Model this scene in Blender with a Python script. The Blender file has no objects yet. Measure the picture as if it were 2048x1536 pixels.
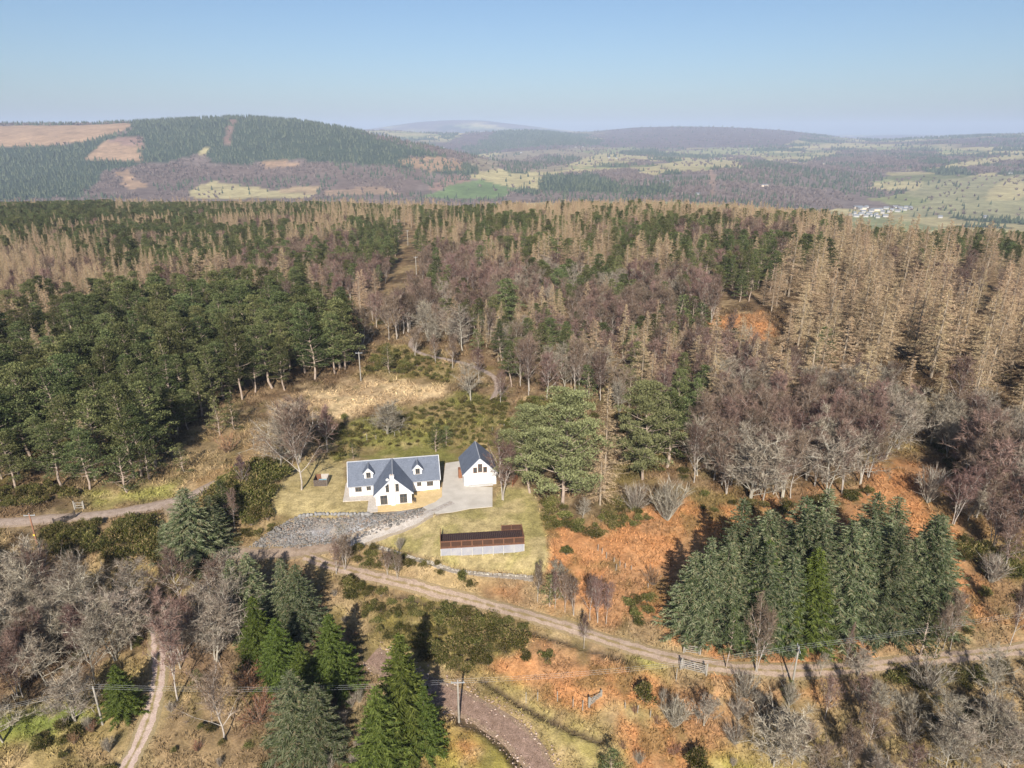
import bpy, math, random
import numpy as np
from mathutils import Vector, Matrix

# ------------------------------------------------------------------ camera, sky, sun, exposure
scene = bpy.context.scene
COL = scene.collection
CAMZ = 64.0
PITCH = math.radians(20.04)          # drone looks 20 degrees below the horizon
cam_d = bpy.data.cameras.new("camera")
cam_d.sensor_width = 36.0
cam_d.lens = 24.0
cam_d.clip_start = 0.5
cam_d.clip_end = 90000.0
cam = bpy.data.objects.new("camera", cam_d)
COL.objects.link(cam)
cam.location = (0, 0, CAMZ)
cam.rotation_euler = (math.radians(90) - PITCH, 0, 0)
scene.camera = cam

SUN_EL = math.radians(33.0)
SUN_AZ = math.radians(181.5)         # compass style: 0 = +Y, clockwise; the sun stands behind the camera
world = bpy.data.worlds.new("World")
scene.world = world
world.use_nodes = True
wn = world.node_tree
wn.nodes.clear()
sky = wn.nodes.new("ShaderNodeTexSky")
sky.sky_type = 'NISHITA'
sky.sun_disc = False
sky.sun_elevation = SUN_EL
sky.sun_rotation = SUN_AZ
sky.altitude = 250.0
sky.air_density = 1.0
sky.dust_density = 1.5
sky.ozone_density = 4.6
bg = wn.nodes.new("ShaderNodeBackground")
bg.inputs['Strength'].default_value = 0.067
wo = wn.nodes.new("ShaderNodeOutputWorld")
wn.links.new(sky.outputs[0], bg.inputs[0])
wn.links.new(bg.outputs[0], wo.inputs[0])

sun_d = bpy.data.lights.new("sun", 'SUN')
sun_d.energy = 5.0
sun_d.angle = math.radians(0.53)
sun_d.color = (1.0, 0.93, 0.82)
sun = bpy.data.objects.new("sun", sun_d)
COL.objects.link(sun)
to_sun = Vector((math.sin(SUN_AZ) * math.cos(SUN_EL), math.cos(SUN_AZ) * math.cos(SUN_EL), math.sin(SUN_EL)))
sun.rotation_euler = to_sun.to_track_quat('Z', 'Y').to_euler()
sun.location = (0, -50, 300)

scene.view_settings.view_transform = 'Standard'
scene.view_settings.look = 'None'
scene.view_settings.gamma = 1.0
scene.view_settings.use_curve_mapping = False
scene.view_settings.exposure = 0.78
scene.render.engine = 'CYCLES'
cy = scene.cycles
cy.max_bounces = 4
cy.diffuse_bounces = 2
cy.glossy_bounces = 2
cy.transmission_bounces = 2
cy.transparent_max_bounces = 4
cy.volume_bounces = 0
cy.caustics_reflective = False
cy.caustics_refractive = False
cy.use_denoising = True
cy.use_adaptive_sampling = True
cy.adaptive_threshold = 0.02

# ------------------------------------------------------------------ helpers
F_PX = 24.0 / 36.0 * 2048
CP, SP = math.cos(PITCH), math.sin(PITCH)

def smooth(a, b, x):
    t = np.clip((x - a) / (b - a), 0, 1)
    return t * t * (3 - 2 * t)

_perm = np.random.default_rng(7).random((256, 256))
def vnoise(x, y):
    xi = np.floor(x).astype(np.int64); yi = np.floor(y).astype(np.int64)
    fx = x - xi; fy = y - yi
    fx = fx * fx * (3 - 2 * fx); fy = fy * fy * (3 - 2 * fy)
    a = _perm[xi & 255, yi & 255]; b = _perm[(xi + 1) & 255, yi & 255]
    c = _perm[xi & 255, (yi + 1) & 255]; d = _perm[(xi + 1) & 255, (yi + 1) & 255]
    return (a * (1 - fx) + b * fx) * (1 - fy) + (c * (1 - fx) + d * fx) * fy

def fbm(x, y, s, octv=4, off=0.0):
    t = 0; amp = 1; tot = 0
    x = np.asarray(x, float) / s + off; y = np.asarray(y, float) / s + off * 1.7
    for _ in range(octv):
        t = t + amp * vnoise(x, y); tot += amp
        amp *= 0.5; x = x * 2.03 + 11.3; y = y * 2.03 + 5.7
    return t / tot

def tag(o, label=None, cat=None, group=None, kind=None):
    if label: o["label"] = label
    if cat: o["category"] = cat
    if group: o["group"] = group
    if kind: o["kind"] = kind
    return o

def link(o, parent=None):
    COL.objects.link(o)
    if parent is not None:
        o.parent = parent
    return o

def empty(name, loc, rz=0.0):
    o = bpy.data.objects.new(name, None)
    o.empty_display_size = 0.5
    o.location = loc
    o.rotation_euler = (0, 0, rz)
    return link(o)

def mesh_np(name, V, F, mat=None, smooth_shade=False):
    """V (n,3), F (m,k) k = 3 or 4"""
    V = np.ascontiguousarray(V, np.float32); F = np.ascontiguousarray(F, np.int32)
    me = bpy.data.meshes.new(name)
    k = F.shape[1]
    me.vertices.add(len(V)); me.vertices.foreach_set("co", V.ravel())
    me.loops.add(F.size); me.loops.foreach_set("vertex_index", F.ravel())
    me.polygons.add(len(F))
    me.polygons.foreach_set("loop_start", np.arange(0, F.size, k, dtype=np.int32))
    me.polygons.foreach_set("loop_total", np.full(len(F), k, np.int32))
    if smooth_shade:
        me.polygons.foreach_set("use_smooth", np.ones(len(F), bool))
    me.update(calc_edges=True)
    if mat is not None:
        me.materials.append(mat)
    return me

class MB:
    """collects boxes, bars, prisms and builds ONE mesh"""
    def __init__(s): s.V = []; s.F = []; s.n = 0
    def add(s, verts, faces):
        s.V.extend([tuple(v) for v in verts])
        s.F.extend([tuple(i + s.n for i in f) for f in faces])
        s.n += len(verts)
        return s
    def box(s, x0, x1, y0, y1, z0, z1):
        v = [(x0, y0, z0), (x1, y0, z0), (x1, y1, z0), (x0, y1, z0), (x0, y0, z1), (x1, y0, z1), (x1, y1, z1), (x0, y1, z1)]
        f = [(0, 3, 2, 1), (4, 5, 6, 7), (0, 1, 5, 4), (1, 2, 6, 5), (2, 3, 7, 6), (3, 0, 4, 7)]
        return s.add(v, f)
    def bar(s, a, b, w, h=None, up=(0, 0, 1)):
        a = Vector(a); b = Vector(b); h = h or w
        d = (b - a).normalized(); u = Vector(up)
        sd = d.cross(u)
        if sd.length < 1e-4: sd = d.cross(Vector((0, 1, 0)))
        sd.normalize(); u = sd.cross(d).normalized()
        sd = sd * w / 2; u = u * h / 2
        v = [a - sd - u, a + sd - u, a + sd + u, a - sd + u, b - sd - u, b + sd - u, b + sd + u, b - sd + u]
        f = [(0, 1, 2, 3), (4, 7, 6, 5), (0, 4, 5, 1), (1, 5, 6, 2), (2, 6, 7, 3), (3, 7, 4, 0)]
        return s.add(v, f)
    def slab(s, quad, t):
        """a plate: quad (outer surface, counter-clockwise from outside) thickened inwards by t"""
        q = [Vector(p) for p in quad]
        n = (q[1] - q[0]).cross(q[2] - q[0]).normalized() * t
        k = len(q)
        v = q + [p - n for p in q]
        f = [tuple(range(k)), tuple(range(2 * k - 1, k - 1, -1))] + [(i, i + k, (i + 1) % k + k, (i + 1) % k) for i in range(k)]
        return s.add(v, f)
    def prism(s, poly, z0, z1):
        k = len(poly)
        v = [(p[0], p[1], z0) for p in poly] + [(p[0], p[1], z1) for p in poly]
        f = [tuple(range(k - 1, -1, -1)), tuple(range(k, 2 * k))] + [(i, (i + 1) % k, (i + 1) % k + k, i + k) for i in range(k)]
        return s.add(v, f)
    def tube(s, pts, radii, sides=6):
        V, F = tube_np(pts, radii, sides)
        return s.add([tuple(map(float, p)) for p in V], [tuple(map(int, f)) for f in F])
    def build(s, name, mat, parent=None, bevel=0.0, smooth_shade=False):
        me = bpy.data.meshes.new(name)
        me.from_pydata(s.V, [], s.F); me.update()
        me.materials.append(mat)
        if smooth_shade:
            me.polygons.foreach_set("use_smooth", np.ones(len(me.polygons), bool))
        o = bpy.data.objects.new(name, me)
        link(o, parent)
        if bevel:
            m = o.modifiers.new("bevel", 'BEVEL'); m.width = bevel; m.segments = 1; m.limit_method = 'ANGLE'
        return o

def tube_np(pts, radii, sides=5, cap=True):
    pts = np.asarray(pts, float); n = len(pts)
    d = np.gradient(pts, axis=0); d /= np.linalg.norm(d, axis=1, keepdims=True) + 1e-9
    ref = np.where(np.abs(d[:, 2:3]) > 0.9, np.array([[1.0, 0, 0]]), np.array([[0, 0, 1.0]]))
    a = np.cross(d, ref); a /= np.linalg.norm(a, axis=1, keepdims=True) + 1e-9
    b = np.cross(d, a)
    th = np.linspace(0, 2 * np.pi, sides, endpoint=False)
    r = np.asarray(radii, float).reshape(-1, 1, 1)
    V = pts[:, None] + r * (np.cos(th)[None, :, None] * a[:, None] + np.sin(th)[None, :, None] * b[:, None])
    V = V.reshape(-1, 3)
    F = []
    for i in range(n - 1):
        for k in range(sides):
            k2 = (k + 1) % sides
            p, q, rr, t = i * sides + k, i * sides + k2, (i + 1) * sides + k2, (i + 1) * sides + k
            F += [(p, q, rr), (p, rr, t)]
    if cap:
        for k in range(1, sides - 1):
            F.append(((n - 1) * sides, (n - 1) * sides + k, (n - 1) * sides + k + 1))
    return V, np.array(F)

class Acc:
    """numpy accumulator of triangles"""
    def __init__(s): s.V = []; s.F = []; s.n = 0
    def add(s, V, F):
        s.V.append(np.asarray(V, float)); s.F.append(np.asarray(F) + s.n); s.n += len(V)
    def tube(s, pts, radii, sides=5): s.add(*tube_np(pts, radii, sides))
    def blades(s, base, d, length, width, rng, side=None):
        """one thin triangle per base point, along d"""
        base = np.asarray(base, float); n = len(base)
        d = d / (np.linalg.norm(d, axis=1, keepdims=True) + 1e-9)
        if side is None:
            side = np.cross(d, rng.normal(size=(n, 3)))
        side = side / (np.linalg.norm(side, axis=1, keepdims=True) + 1e-9)
        L = np.asarray(length).reshape(-1, 1) * np.ones((n, 1)); W = np.asarray(width).reshape(-1, 1) * np.ones((n, 1))
        V = np.stack([base - side * W / 2, base + side * W / 2, base + d * L], 1).reshape(-1, 3)
        s.add(V, np.arange(3 * n).reshape(-1, 3))
    def arrays(s): return np.concatenate(s.V), np.concatenate(s.F)
    def mesh(s, name, mat, smooth_shade=False): return mesh_np(name, *s.arrays(), mat, smooth_shade)

# ------------------------------------------------------------------ materials
def new_mat(name):
    m = bpy.data.materials.new(name); m.use_nodes = True
    nt = m.node_tree; b = nt.nodes["Principled BSDF"]
    b.inputs['Roughness'].default_value = 0.85
    b.inputs['Specular IOR Level'].default_value = 0.25
    return m, nt, b

def ramp(nt, cols, fac=None):
    r = nt.nodes.new("ShaderNodeValToRGB")
    e = r.color_ramp.elements
    while len(e) < len(cols): e.new(0.5)
    for i, (p, c) in enumerate(cols):
        e[i].position = p; e[i].color = (*c, 1)
    if fac is not None: nt.links.new(fac, r.inputs[0])
    return r

def surf_mat(name, c1, c2, scale=3.0, rough=0.85, bump=0.0, spec=0.25, detail=4.0, metallic=0.0, bscale=None, space='Object'):
    """mottled surface between two tones of the same colour"""
    m, nt, b = new_mat(name)
    tc = nt.nodes.new("ShaderNodeTexCoord")
    n = nt.nodes.new("ShaderNodeTexNoise"); n.inputs['Scale'].default_value = scale; n.inputs['Detail'].default_value = detail
    nt.links.new(tc.outputs[space], n.inputs['Vector'])
    r = ramp(nt, [(0.3, c1), (0.7, c2)], n.outputs['Fac'])
    nt.links.new(r.outputs[0], b.inputs['Base Color'])
    b.inputs['Roughness'].default_value = rough; b.inputs['Specular IOR Level'].default_value = spec
    b.inputs['Metallic'].default_value = metallic
    if bump:
        n2 = nt.nodes.new("ShaderNodeTexNoise"); n2.inputs['Scale'].default_value = bscale or scale * 6; n2.inputs['Detail'].default_value = 3
        nt.links.new(tc.outputs[space], n2.inputs['Vector'])
        bp = nt.nodes.new("ShaderNodeBump"); bp.inputs['Strength'].default_value = bump; bp.inputs['Distance'].default_value = 0.05
        nt.links.new(n2.outputs['Fac'], bp.inputs['Height']); nt.links.new(bp.outputs[0], b.inputs['Normal'])
    return m

def veg_mat(name, cols, obj_var=0.25, hue_var=0.03, trans=0.0):
    """foliage or twigs: every blade has its own tone, every tree its own shift"""
    m = bpy.data.materials.new(name); m.use_nodes = True
    nt = m.node_tree; nt.nodes.clear()
    out = nt.nodes.new("ShaderNodeOutputMaterial")
    g = nt.nodes.new("ShaderNodeNewGeometry"); oi = nt.nodes.new("ShaderNodeObjectInfo")
    r = ramp(nt, [(i / max(1, len(cols) - 1), c) for i, c in enumerate(cols)], g.outputs['Random Per Island'])
    hs = nt.nodes.new("ShaderNodeHueSaturation")
    mv = nt.nodes.new("ShaderNodeMapRange"); mv.inputs[3].default_value = 1 - obj_var; mv.inputs[4].default_value = 1 + obj_var
    nt.links.new(oi.outputs['Random'], mv.inputs[0])
    mu = nt.nodes.new("ShaderNodeMath"); mu.operation = 'MULTIPLY'; mu.inputs[1].default_value = 7.31
    fr = nt.nodes.new("ShaderNodeMath"); fr.operation = 'FRACT'
    mh = nt.nodes.new("ShaderNodeMapRange"); mh.inputs[3].default_value = 0.5 - hue_var; mh.inputs[4].default_value = 0.5 + hue_var
    nt.links.new(oi.outputs['Random'], mu.inputs[0]); nt.links.new(mu.outputs[0], fr.inputs[0]); nt.links.new(fr.outputs[0], mh.inputs[0])

    nt.links.new(mh.outputs[0], hs.inputs['Hue']); nt.links.new(mv.outputs[0], hs.inputs['Value']); nt.links.new(r.outputs[0], hs.inputs['Color'])
    d = nt.nodes.new("ShaderNodeBsdfDiffuse"); nt.links.new(hs.outputs[0], d.inputs[0])
    if trans:
        t = nt.nodes.new("ShaderNodeBsdfTranslucent"); nt.links.new(hs.outputs[0], t.inputs[0])
        mx = nt.nodes.new("ShaderNodeMixShader"); mx.inputs[0].default_value = trans
        nt.links.new(d.outputs[0], mx.inputs[1]); nt.links.new(t.outputs[0], mx.inputs[2]); nt.links.new(mx.outputs[0], out.inputs[0])
    else:
        nt.links.new(d.outputs[0], out.inputs[0])
    return m
# ------------------------------------------------------------------ the lie of the land
def ray(px, py):
    px = np.asarray(px, float); py = np.asarray(py, float)
    u = (px - 1024) / F_PX; v = (768 - py) / F_PX
    return np.stack([u, CP + v * SP, -SP + v * CP], -1)

def flat_pt(px, py, z):
    d = ray(px, py); t = (z - CAMZ) / d[2]
    return d[0] * t, d[1] * t

def tps_fit(P, z, lam=0.0):
    n = len(P)
    r = np.linalg.norm(P[:, None] - P[None], axis=2)
    K = np.where(r > 0, r * r * np.log(r + 1e-12), 0) + lam * np.eye(n)
    A = np.zeros((n + 3, n + 3)); A[:n, :n] = K; A[:n, n] = 1; A[:n, n + 1:] = P
    A[n, :n] = 1; A[n + 1:, :n] = P.T
    return np.linalg.solve(A, np.concatenate([z, np.zeros(3)]))

def tps_eval(P, w, Q):
    out = np.empty(len(Q))
    for i in range(0, len(Q), 40000):
        q = Q[i:i + 40000]
        r2 = ((q[:, None] - P[None]) ** 2).sum(2)
        out[i:i + 40000] = (0.5 * r2 * np.log(r2 + 1e-12)) @ w[:len(P)] + w[len(P)] + q @ w[len(P) + 1:]
    return out

# heights read off the hillside round the house: (px, py, z) of ground points
NEAR = [(700, 995, 0), (880, 978, 0), (920, 925, .2), (990, 1010, 0), (760, 1030, 0), (930, 970, 0), (1060, 1000, 0), (690, 930, .2), (545, 1018, -.2),
        (580, 930, .5), (640, 960, .2), (1080, 1060, -.8), (880, 1060, -.6), (880, 1112, -1.3), (1050, 1102, -1.3), (1070, 1138, -2.0), (850, 1112, -1.8),
        (760, 1085, -2.0), (855, 1030, -.3), (800, 1050, -1.1), (700, 1080, -2.6), (600, 1098, -3.2), (500, 1102, -3.4), (690, 1137, -4.0), (880, 1182, -4.6),
        (1050, 1227, -5.1), (1200, 1275, -5.6), (1350, 1315, -6), (1500, 1340, -6), (1800, 1327, -6), (2040, 1302, -5.5), (960, 1168, -3.9), (1060, 1160, -3.4),
        (800, 1215, -5.8), (760, 1310, -8), (900, 1390, -9), (1080, 1500, -10.5), (1024, 1536, -11), (1200, 1400, -8.3), (1300, 1500, -10), (1700, 1500, -9.5),
        (2048, 1500, -9), (1400, 1420, -8.2), (310, 1400, -9), (250, 1536, -11), (0, 1536, -10.5), (0, 1300, -7.3), (150, 1200, -5.3), (300, 1150, -4.4),
        (0, 1047, 0), (160, 1032, 0), (350, 1003, .2), (480, 940, .8), (100, 1100, -1.3), (250, 1090, -1.4), (400, 1085, -2.6), (450, 1200, -5.4), (560, 1300, -8),
        (1200, 1080, -1), (1150, 1200, -3.8), (1300, 1200, -3.9), (1280, 1050, -.3), (1400, 1000, 1), (1600, 1000, 1.6), (1750, 1200, -3), (1900, 1100, -.5),
        (2040, 1000, 2), (2040, 1200, -3), (1600, 1270, -4.8), (1024, 800, 2.5), (800, 710, 4), (600, 800, 2), (300, 900, 1), (100, 800, 1), (1300, 800, 4),
        (1600, 800, 5), (2000, 800, 5), (840, 640, 5), (1000, 600, 7), (1600, 600, 9), (2040, 600, 7), (500, 600, 3), (0, 600, 1), (0, 500, -3), (600, 490, -2),
        (850, 490, 3), (1200, 480, 10), (1600, 480, 9), (2000, 500, -2), (1800, 500, 0)]
ANCH = [(-120, 30, -12), (0, 25, -17), (120, 30, -14), (-170, 90, -4), (170, 90, -2), (-260, 200, 0), (260, 200, 4), (-520, 450, -6), (520, 450, 0), (0, 700, -6),
        (-400, 800, -26), (400, 700, -20), (-700, 700, -20), (700, 650, -30), (330, 520, -14), (450, 560, -22)]
_p = np.array([(*flat_pt(a, b, c), c) for a, b, c in NEAR] + ANCH, float)
NP_, NZ_ = _p[:, :2] / 100.0, _p[:, 2]
NW_ = tps_fit(NP_, NZ_, 1e-4)

# the far country: (px, py, distance) of hill points, and (px, distance, z) of valley floors hidden behind the plateau
FARV = [(-200, 265, 3900), (0, 250, 3800), (150, 250, 3700), (300, 243, 3600), (470, 237, 3500), (600, 246, 3400), (740, 272, 3250), (860, 302, 3050), (930, 330, 2900), (975, 352, 2750),
        (-200, 392, 2000), (0, 395, 2050), (250, 392, 2150), (500, 394, 2200), (760, 388, 2250), (900, 384, 2350), (1000, 378, 2450),
        (0, 320, 2750), (300, 315, 2800), (500, 320, 2850), (700, 330, 2750), (850, 350, 2600),
        (1050, 355, 2750), (1000, 320, 4300), (1100, 330, 3500), (1080, 300, 5400), (1000, 290, 6400), (1050, 263, 7600), (900, 270, 7600), (760, 262, 8200), (1160, 272, 7800),
        (1250, 345, 3000), (1250, 315, 4300), (1250, 294, 6200), (1270, 254, 9400), (1220, 275, 8000), (1380, 252, 9300), (1500, 257, 9300), (1600, 264, 9300), (1690, 277, 9400),
        (1400, 350, 2800), (1400, 318, 4300), (1420, 292, 6500), (1550, 340, 3100), (1550, 300, 5800), (1720, 428, 1950), (1720, 370, 2800), (1720, 330, 3900), (1720, 300, 5600), (1740, 284, 7600),
        (1880, 425, 1950), (1880, 370, 2700), (1880, 325, 3800), (1880, 295, 5600), (1860, 276, 7800), (2048, 430, 1900), (2048, 370, 2600), (2048, 325, 3600), (2048, 290, 5600), (2048, 268, 8000),
        (2300, 430, 1900), (2300, 330, 3600), (2300, 270, 8000), (1300, 395, 2000), (1500, 405, 2000)]
FARZ = [(-300, 1400, -100), (200, 1500, -110), (600, 1500, -120), (900, 1600, -125), (1100, 1500, -130), (1300, 1200, -110), (1600, 1000, -90), (1800, 1100, -95), (2048, 1100, -95), (2350, 1100, -95),
        (-200, 600, -12), (300, 600, -8), (700, 600, -8), (1000, 600, -6), (1300, 560, 0), (1600, 560, -8), (2048, 560, -26), (2300, 560, -28), (1850, 600, -26), (-200, 900, -36), (300, 950, -36), (700, 900, -32), (1000, 850, -40),
        (-200, 5600, -40), (300, 5400, -60), (600, 5000, -70), (800, 5200, -80), (1300, 12500, -60), (1600, 12500, -60), (900, 11500, -60), (2000, 11500, -60), (200, 11000, -40), (-200, 11000, -40),
        (860, 15500, 330), (920, 15500, 365), (985, 15500, 330), (1100, 15500, 180), (780, 15500, 200), (600, 15500, 130), (1300, 15500, 60), (1700, 15500, 40), (2200, 15500, 40), (0, 15500, 90), (-300, 15500, 60), (900, 19500, 60), (0, 19500, 20), (2000, 19500, 20)]
_q = []
for a, b, Y in FARV:
    d = ray(a, b); t = Y / d[1]; _q.append((d[0] / d[1], math.log(Y), CAMZ + d[2] * t))
for a, Y, z in FARZ:
    _q.append(((a - 1024) / F_PX / CP, math.log(Y), z))
_q = np.array(_q)
FP_, FZ_ = np.stack([_q[:, 0], _q[:, 1] * 0.55], 1), _q[:, 2]
FW_ = tps_fit(FP_, FZ_, 2e-4)

YARD = None          # set below: the level ground round the house
def poly_sd(x, y, poly):
    """signed distance to a polygon, negative inside"""
    x = np.asarray(x, float); y = np.asarray(y, float)
    P = np.asarray(poly, float); Q = np.roll(P, -1, 0)
    best = np.full(x.shape, 1e18); ins = np.zeros(x.shape, bool)
    for (ax, ay), (bx, by) in zip(P, Q):
        ex, ey = bx - ax, by - ay
        t = np.clip(((x - ax) * ex + (y - ay) * ey) / (ex * ex + ey * ey + 1e-12), 0, 1)
        dx, dy = x - ax - t * ex, y - ay - t * ey
        best = np.minimum(best, dx * dx + dy * dy)
        c = ((ay > y) != (by > y)) & (x < ex * (y - ay) / (ey if abs(ey) > 1e-12 else 1e-12) + ax)
        ins ^= c
    d = np.sqrt(best)
    return np.where(ins, -d, d)

def line_dist(x, y, pts):
    x = np.asarray(x, float); y = np.asarray(y, float)
    P = np.asarray(pts, float)[:, :2]
    best = np.full(x.shape, 1e18)
    for (ax, ay), (bx, by) in zip(P[:-1], P[1:]):
        ex, ey = bx - ax, by - ay
        t = np.clip(((x - ax) * ex + (y - ay) * ey) / (ex * ex + ey * ey + 1e-12), 0, 1)
        best = np.minimum(best, (x - ax - t * ex) ** 2 + (y - ay - t * ey) ** 2)
    return np.sqrt(best)

def H(x, y):
    x = np.atleast_1d(np.asarray(x, float)); y = np.atleast_1d(np.asarray(y, float))
    sh = x.shape; x = x.ravel(); y = np.maximum(y.ravel(), 5.0)
    w = smooth(430, 640, y)
    z = np.zeros(len(x))
    m = w < 1
    if m.any():
        z[m] += (1 - w[m]) * tps_eval(NP_, NW_, np.stack([x[m], y[m]], 1) / 100.0)
    m = w > 0
    if m.any():
        u = np.clip(x[m] / y[m], -1.1, 1.1)
        zf = tps_eval(FP_, FW_, np.stack([u, np.log(np.minimum(y[m], 20000)) * 0.55], 1))
        amp = smooth(1200, 3000, y[m]) * (20 + 26 * smooth(4000, 9000, y[m])) + 30 * smooth(11500, 15000, y[m])
        zf = zf + amp * (fbm(x[m], y[m], 900 + 0.08 * y[m], 4) - 0.5)
        z[m] += w[m] * zf
    if YARD is not None:
        m = (np.abs(x + 22) < 45) & (np.abs(y - 115) < 35)
        if m.any():
            k = 1 - smooth(-0.3, 4.0, poly_sd(x[m], y[m], YARD))
            z[m] = z[m] * (1 - k)
    return z.reshape(sh)

def at(pts):
    """where the view rays of these picture points meet the ground (used to survey the site)"""
    pts = np.asarray(pts, float).reshape(-1, 2)
    d = ray(pts[:, 0], pts[:, 1])
    t = np.full(len(d), 40.0); done = np.zeros(len(d), bool); lo = t.copy(); hi = t.copy()
    while not done.all():
        tn = t * 1.01
        p = d * tn[:, None]
        hit = (CAMZ + p[:, 2] <= H(p[:, 0], p[:, 1])) & ~done
        lo[hit] = t[hit]; hi[hit] = tn[hit]
        done |= hit
        t = np.where(done, t, tn)
        far = (t > 21000) & ~done
        lo[far] = hi[far] = 21000; done |= far
    for _ in range(18):
        mid = (lo + hi) / 2
        p = d * mid[:, None]
        b = CAMZ + p[:, 2] <= H(p[:, 0], p[:, 1])
        hi = np.where(b, mid, hi); lo = np.where(b, lo, mid)
    p = d * hi[:, None]
    return np.stack([p[:, 0], p[:, 1], H(p[:, 0], p[:, 1])], 1)

def smooth_line(P, n=8):
    P = np.asarray(P, float); out = []
    for i in range(len(P) - 1):
        p0, p1, p2, p3 = P[max(i - 1, 0)], P[i], P[i + 1], P[min(i + 2, len(P) - 1)]
        for k in range(n):
            t = k / n
            out.append(0.5 * ((2 * p1) + (-p0 + p2) * t + (2 * p0 - 5 * p1 + 4 * p2 - p3) * t * t + (-p0 + 3 * p1 - 3 * p2 + p3) * t ** 3))
    out.append(P[-1])
    return np.array(out)

YARD = [flat_pt(*q, 0) for q in ((680, 1006), (733, 1031), (800, 1027), (848, 1018), (868, 1031), (905, 1029), (990, 1018), (1000, 960), (1010, 905), (920, 900), (880, 890), (690, 905))]

# tracks and drives (surveyed centre lines)
TRACKS = {
    'upper': at([(-160, 1056), (-60, 1050), (40, 1043), (130, 1035), (220, 1026), (300, 1014), (370, 996), (430, 968), (480, 946), (510, 932)]),
    'lower': at([(610, 1112), (690, 1139), (790, 1163), (880, 1186), (980, 1211), (1080, 1238), (1180, 1269), (1280, 1300), (1360, 1320), (1450, 1335), (1550, 1342), (1680, 1338), (1800, 1327), (1920, 1312), (2040, 1300), (2180, 1282)]),
    'drive': at([(905, 1004), (860, 1024), (800, 1050), (730, 1076), (690, 1087)]),
    'lane': at([(712, 1082), (660, 1094), (580, 1104), (500, 1108), (430, 1098), (385, 1072), (358, 1040), (345, 1018), (335, 1008)]),
    'glen': at([(215, 1600), (255, 1530), (285, 1470), (305, 1410), (316, 1350), (316, 1290), (312, 1240)]),
    'stony': at([(742, 1312), (800, 1346), (870, 1382), (940, 1414), (1005, 1452), (1052, 1494), (1085, 1540), (1115, 1600)]),
    'hill': at([(985, 800), (995, 775), (985, 752), (940, 730), (890, 718), (845, 708), (822, 690), (835, 665), (850, 648)]),
}
TRACKS = {k: smooth_line(v, 8) for k, v in TRACKS.items()}
HALFW = {'upper': 1.45, 'lower': 1.2, 'drive': 1.7, 'lane': 1.5, 'glen': 1.35, 'stony': 1.85, 'hill': .85}

def xy(px_poly): return at(px_poly)[:, :2]
LAWN = xy([(690, 1084), (760, 1066), (830, 1048), (900, 1024), (985, 1014), (1000, 975), (1060, 975), (1075, 1000), (1090, 1060), (1098, 1110), (1090, 1143), (1000, 1141), (900, 1130), (845, 1112), (790, 1096), (735, 1086)])
SIDE_LAWN = xy([(540, 1025), (548, 990), (575, 935), (620, 915), (690, 925), (690, 995), (738, 1000), (738, 1026)])

# ---- one sheet of ground on a fan-shaped grid, near part and far part
def ground_grid(r0, r1, ratio, na, amax=56):
    nr = int(math.log(r1 / r0) / math.log(ratio)) + 1
    Y = r0 * (r1 / r0) ** (np.arange(nr) / (nr - 1))
    U = np.tan(np.radians(amax)) * np.linspace(-1, 1, na)
    yy, uu = np.meshgrid(Y, U, indexing='ij')
    return uu * yy, yy, nr, na

def grid_faces(nr, na):
    i = np.arange(nr - 1)[:, None] * na + np.arange(na - 1)[None]
    return np.stack([i, i + 1, i + na + 1, i + na], -1).reshape(-1, 4)

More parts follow.
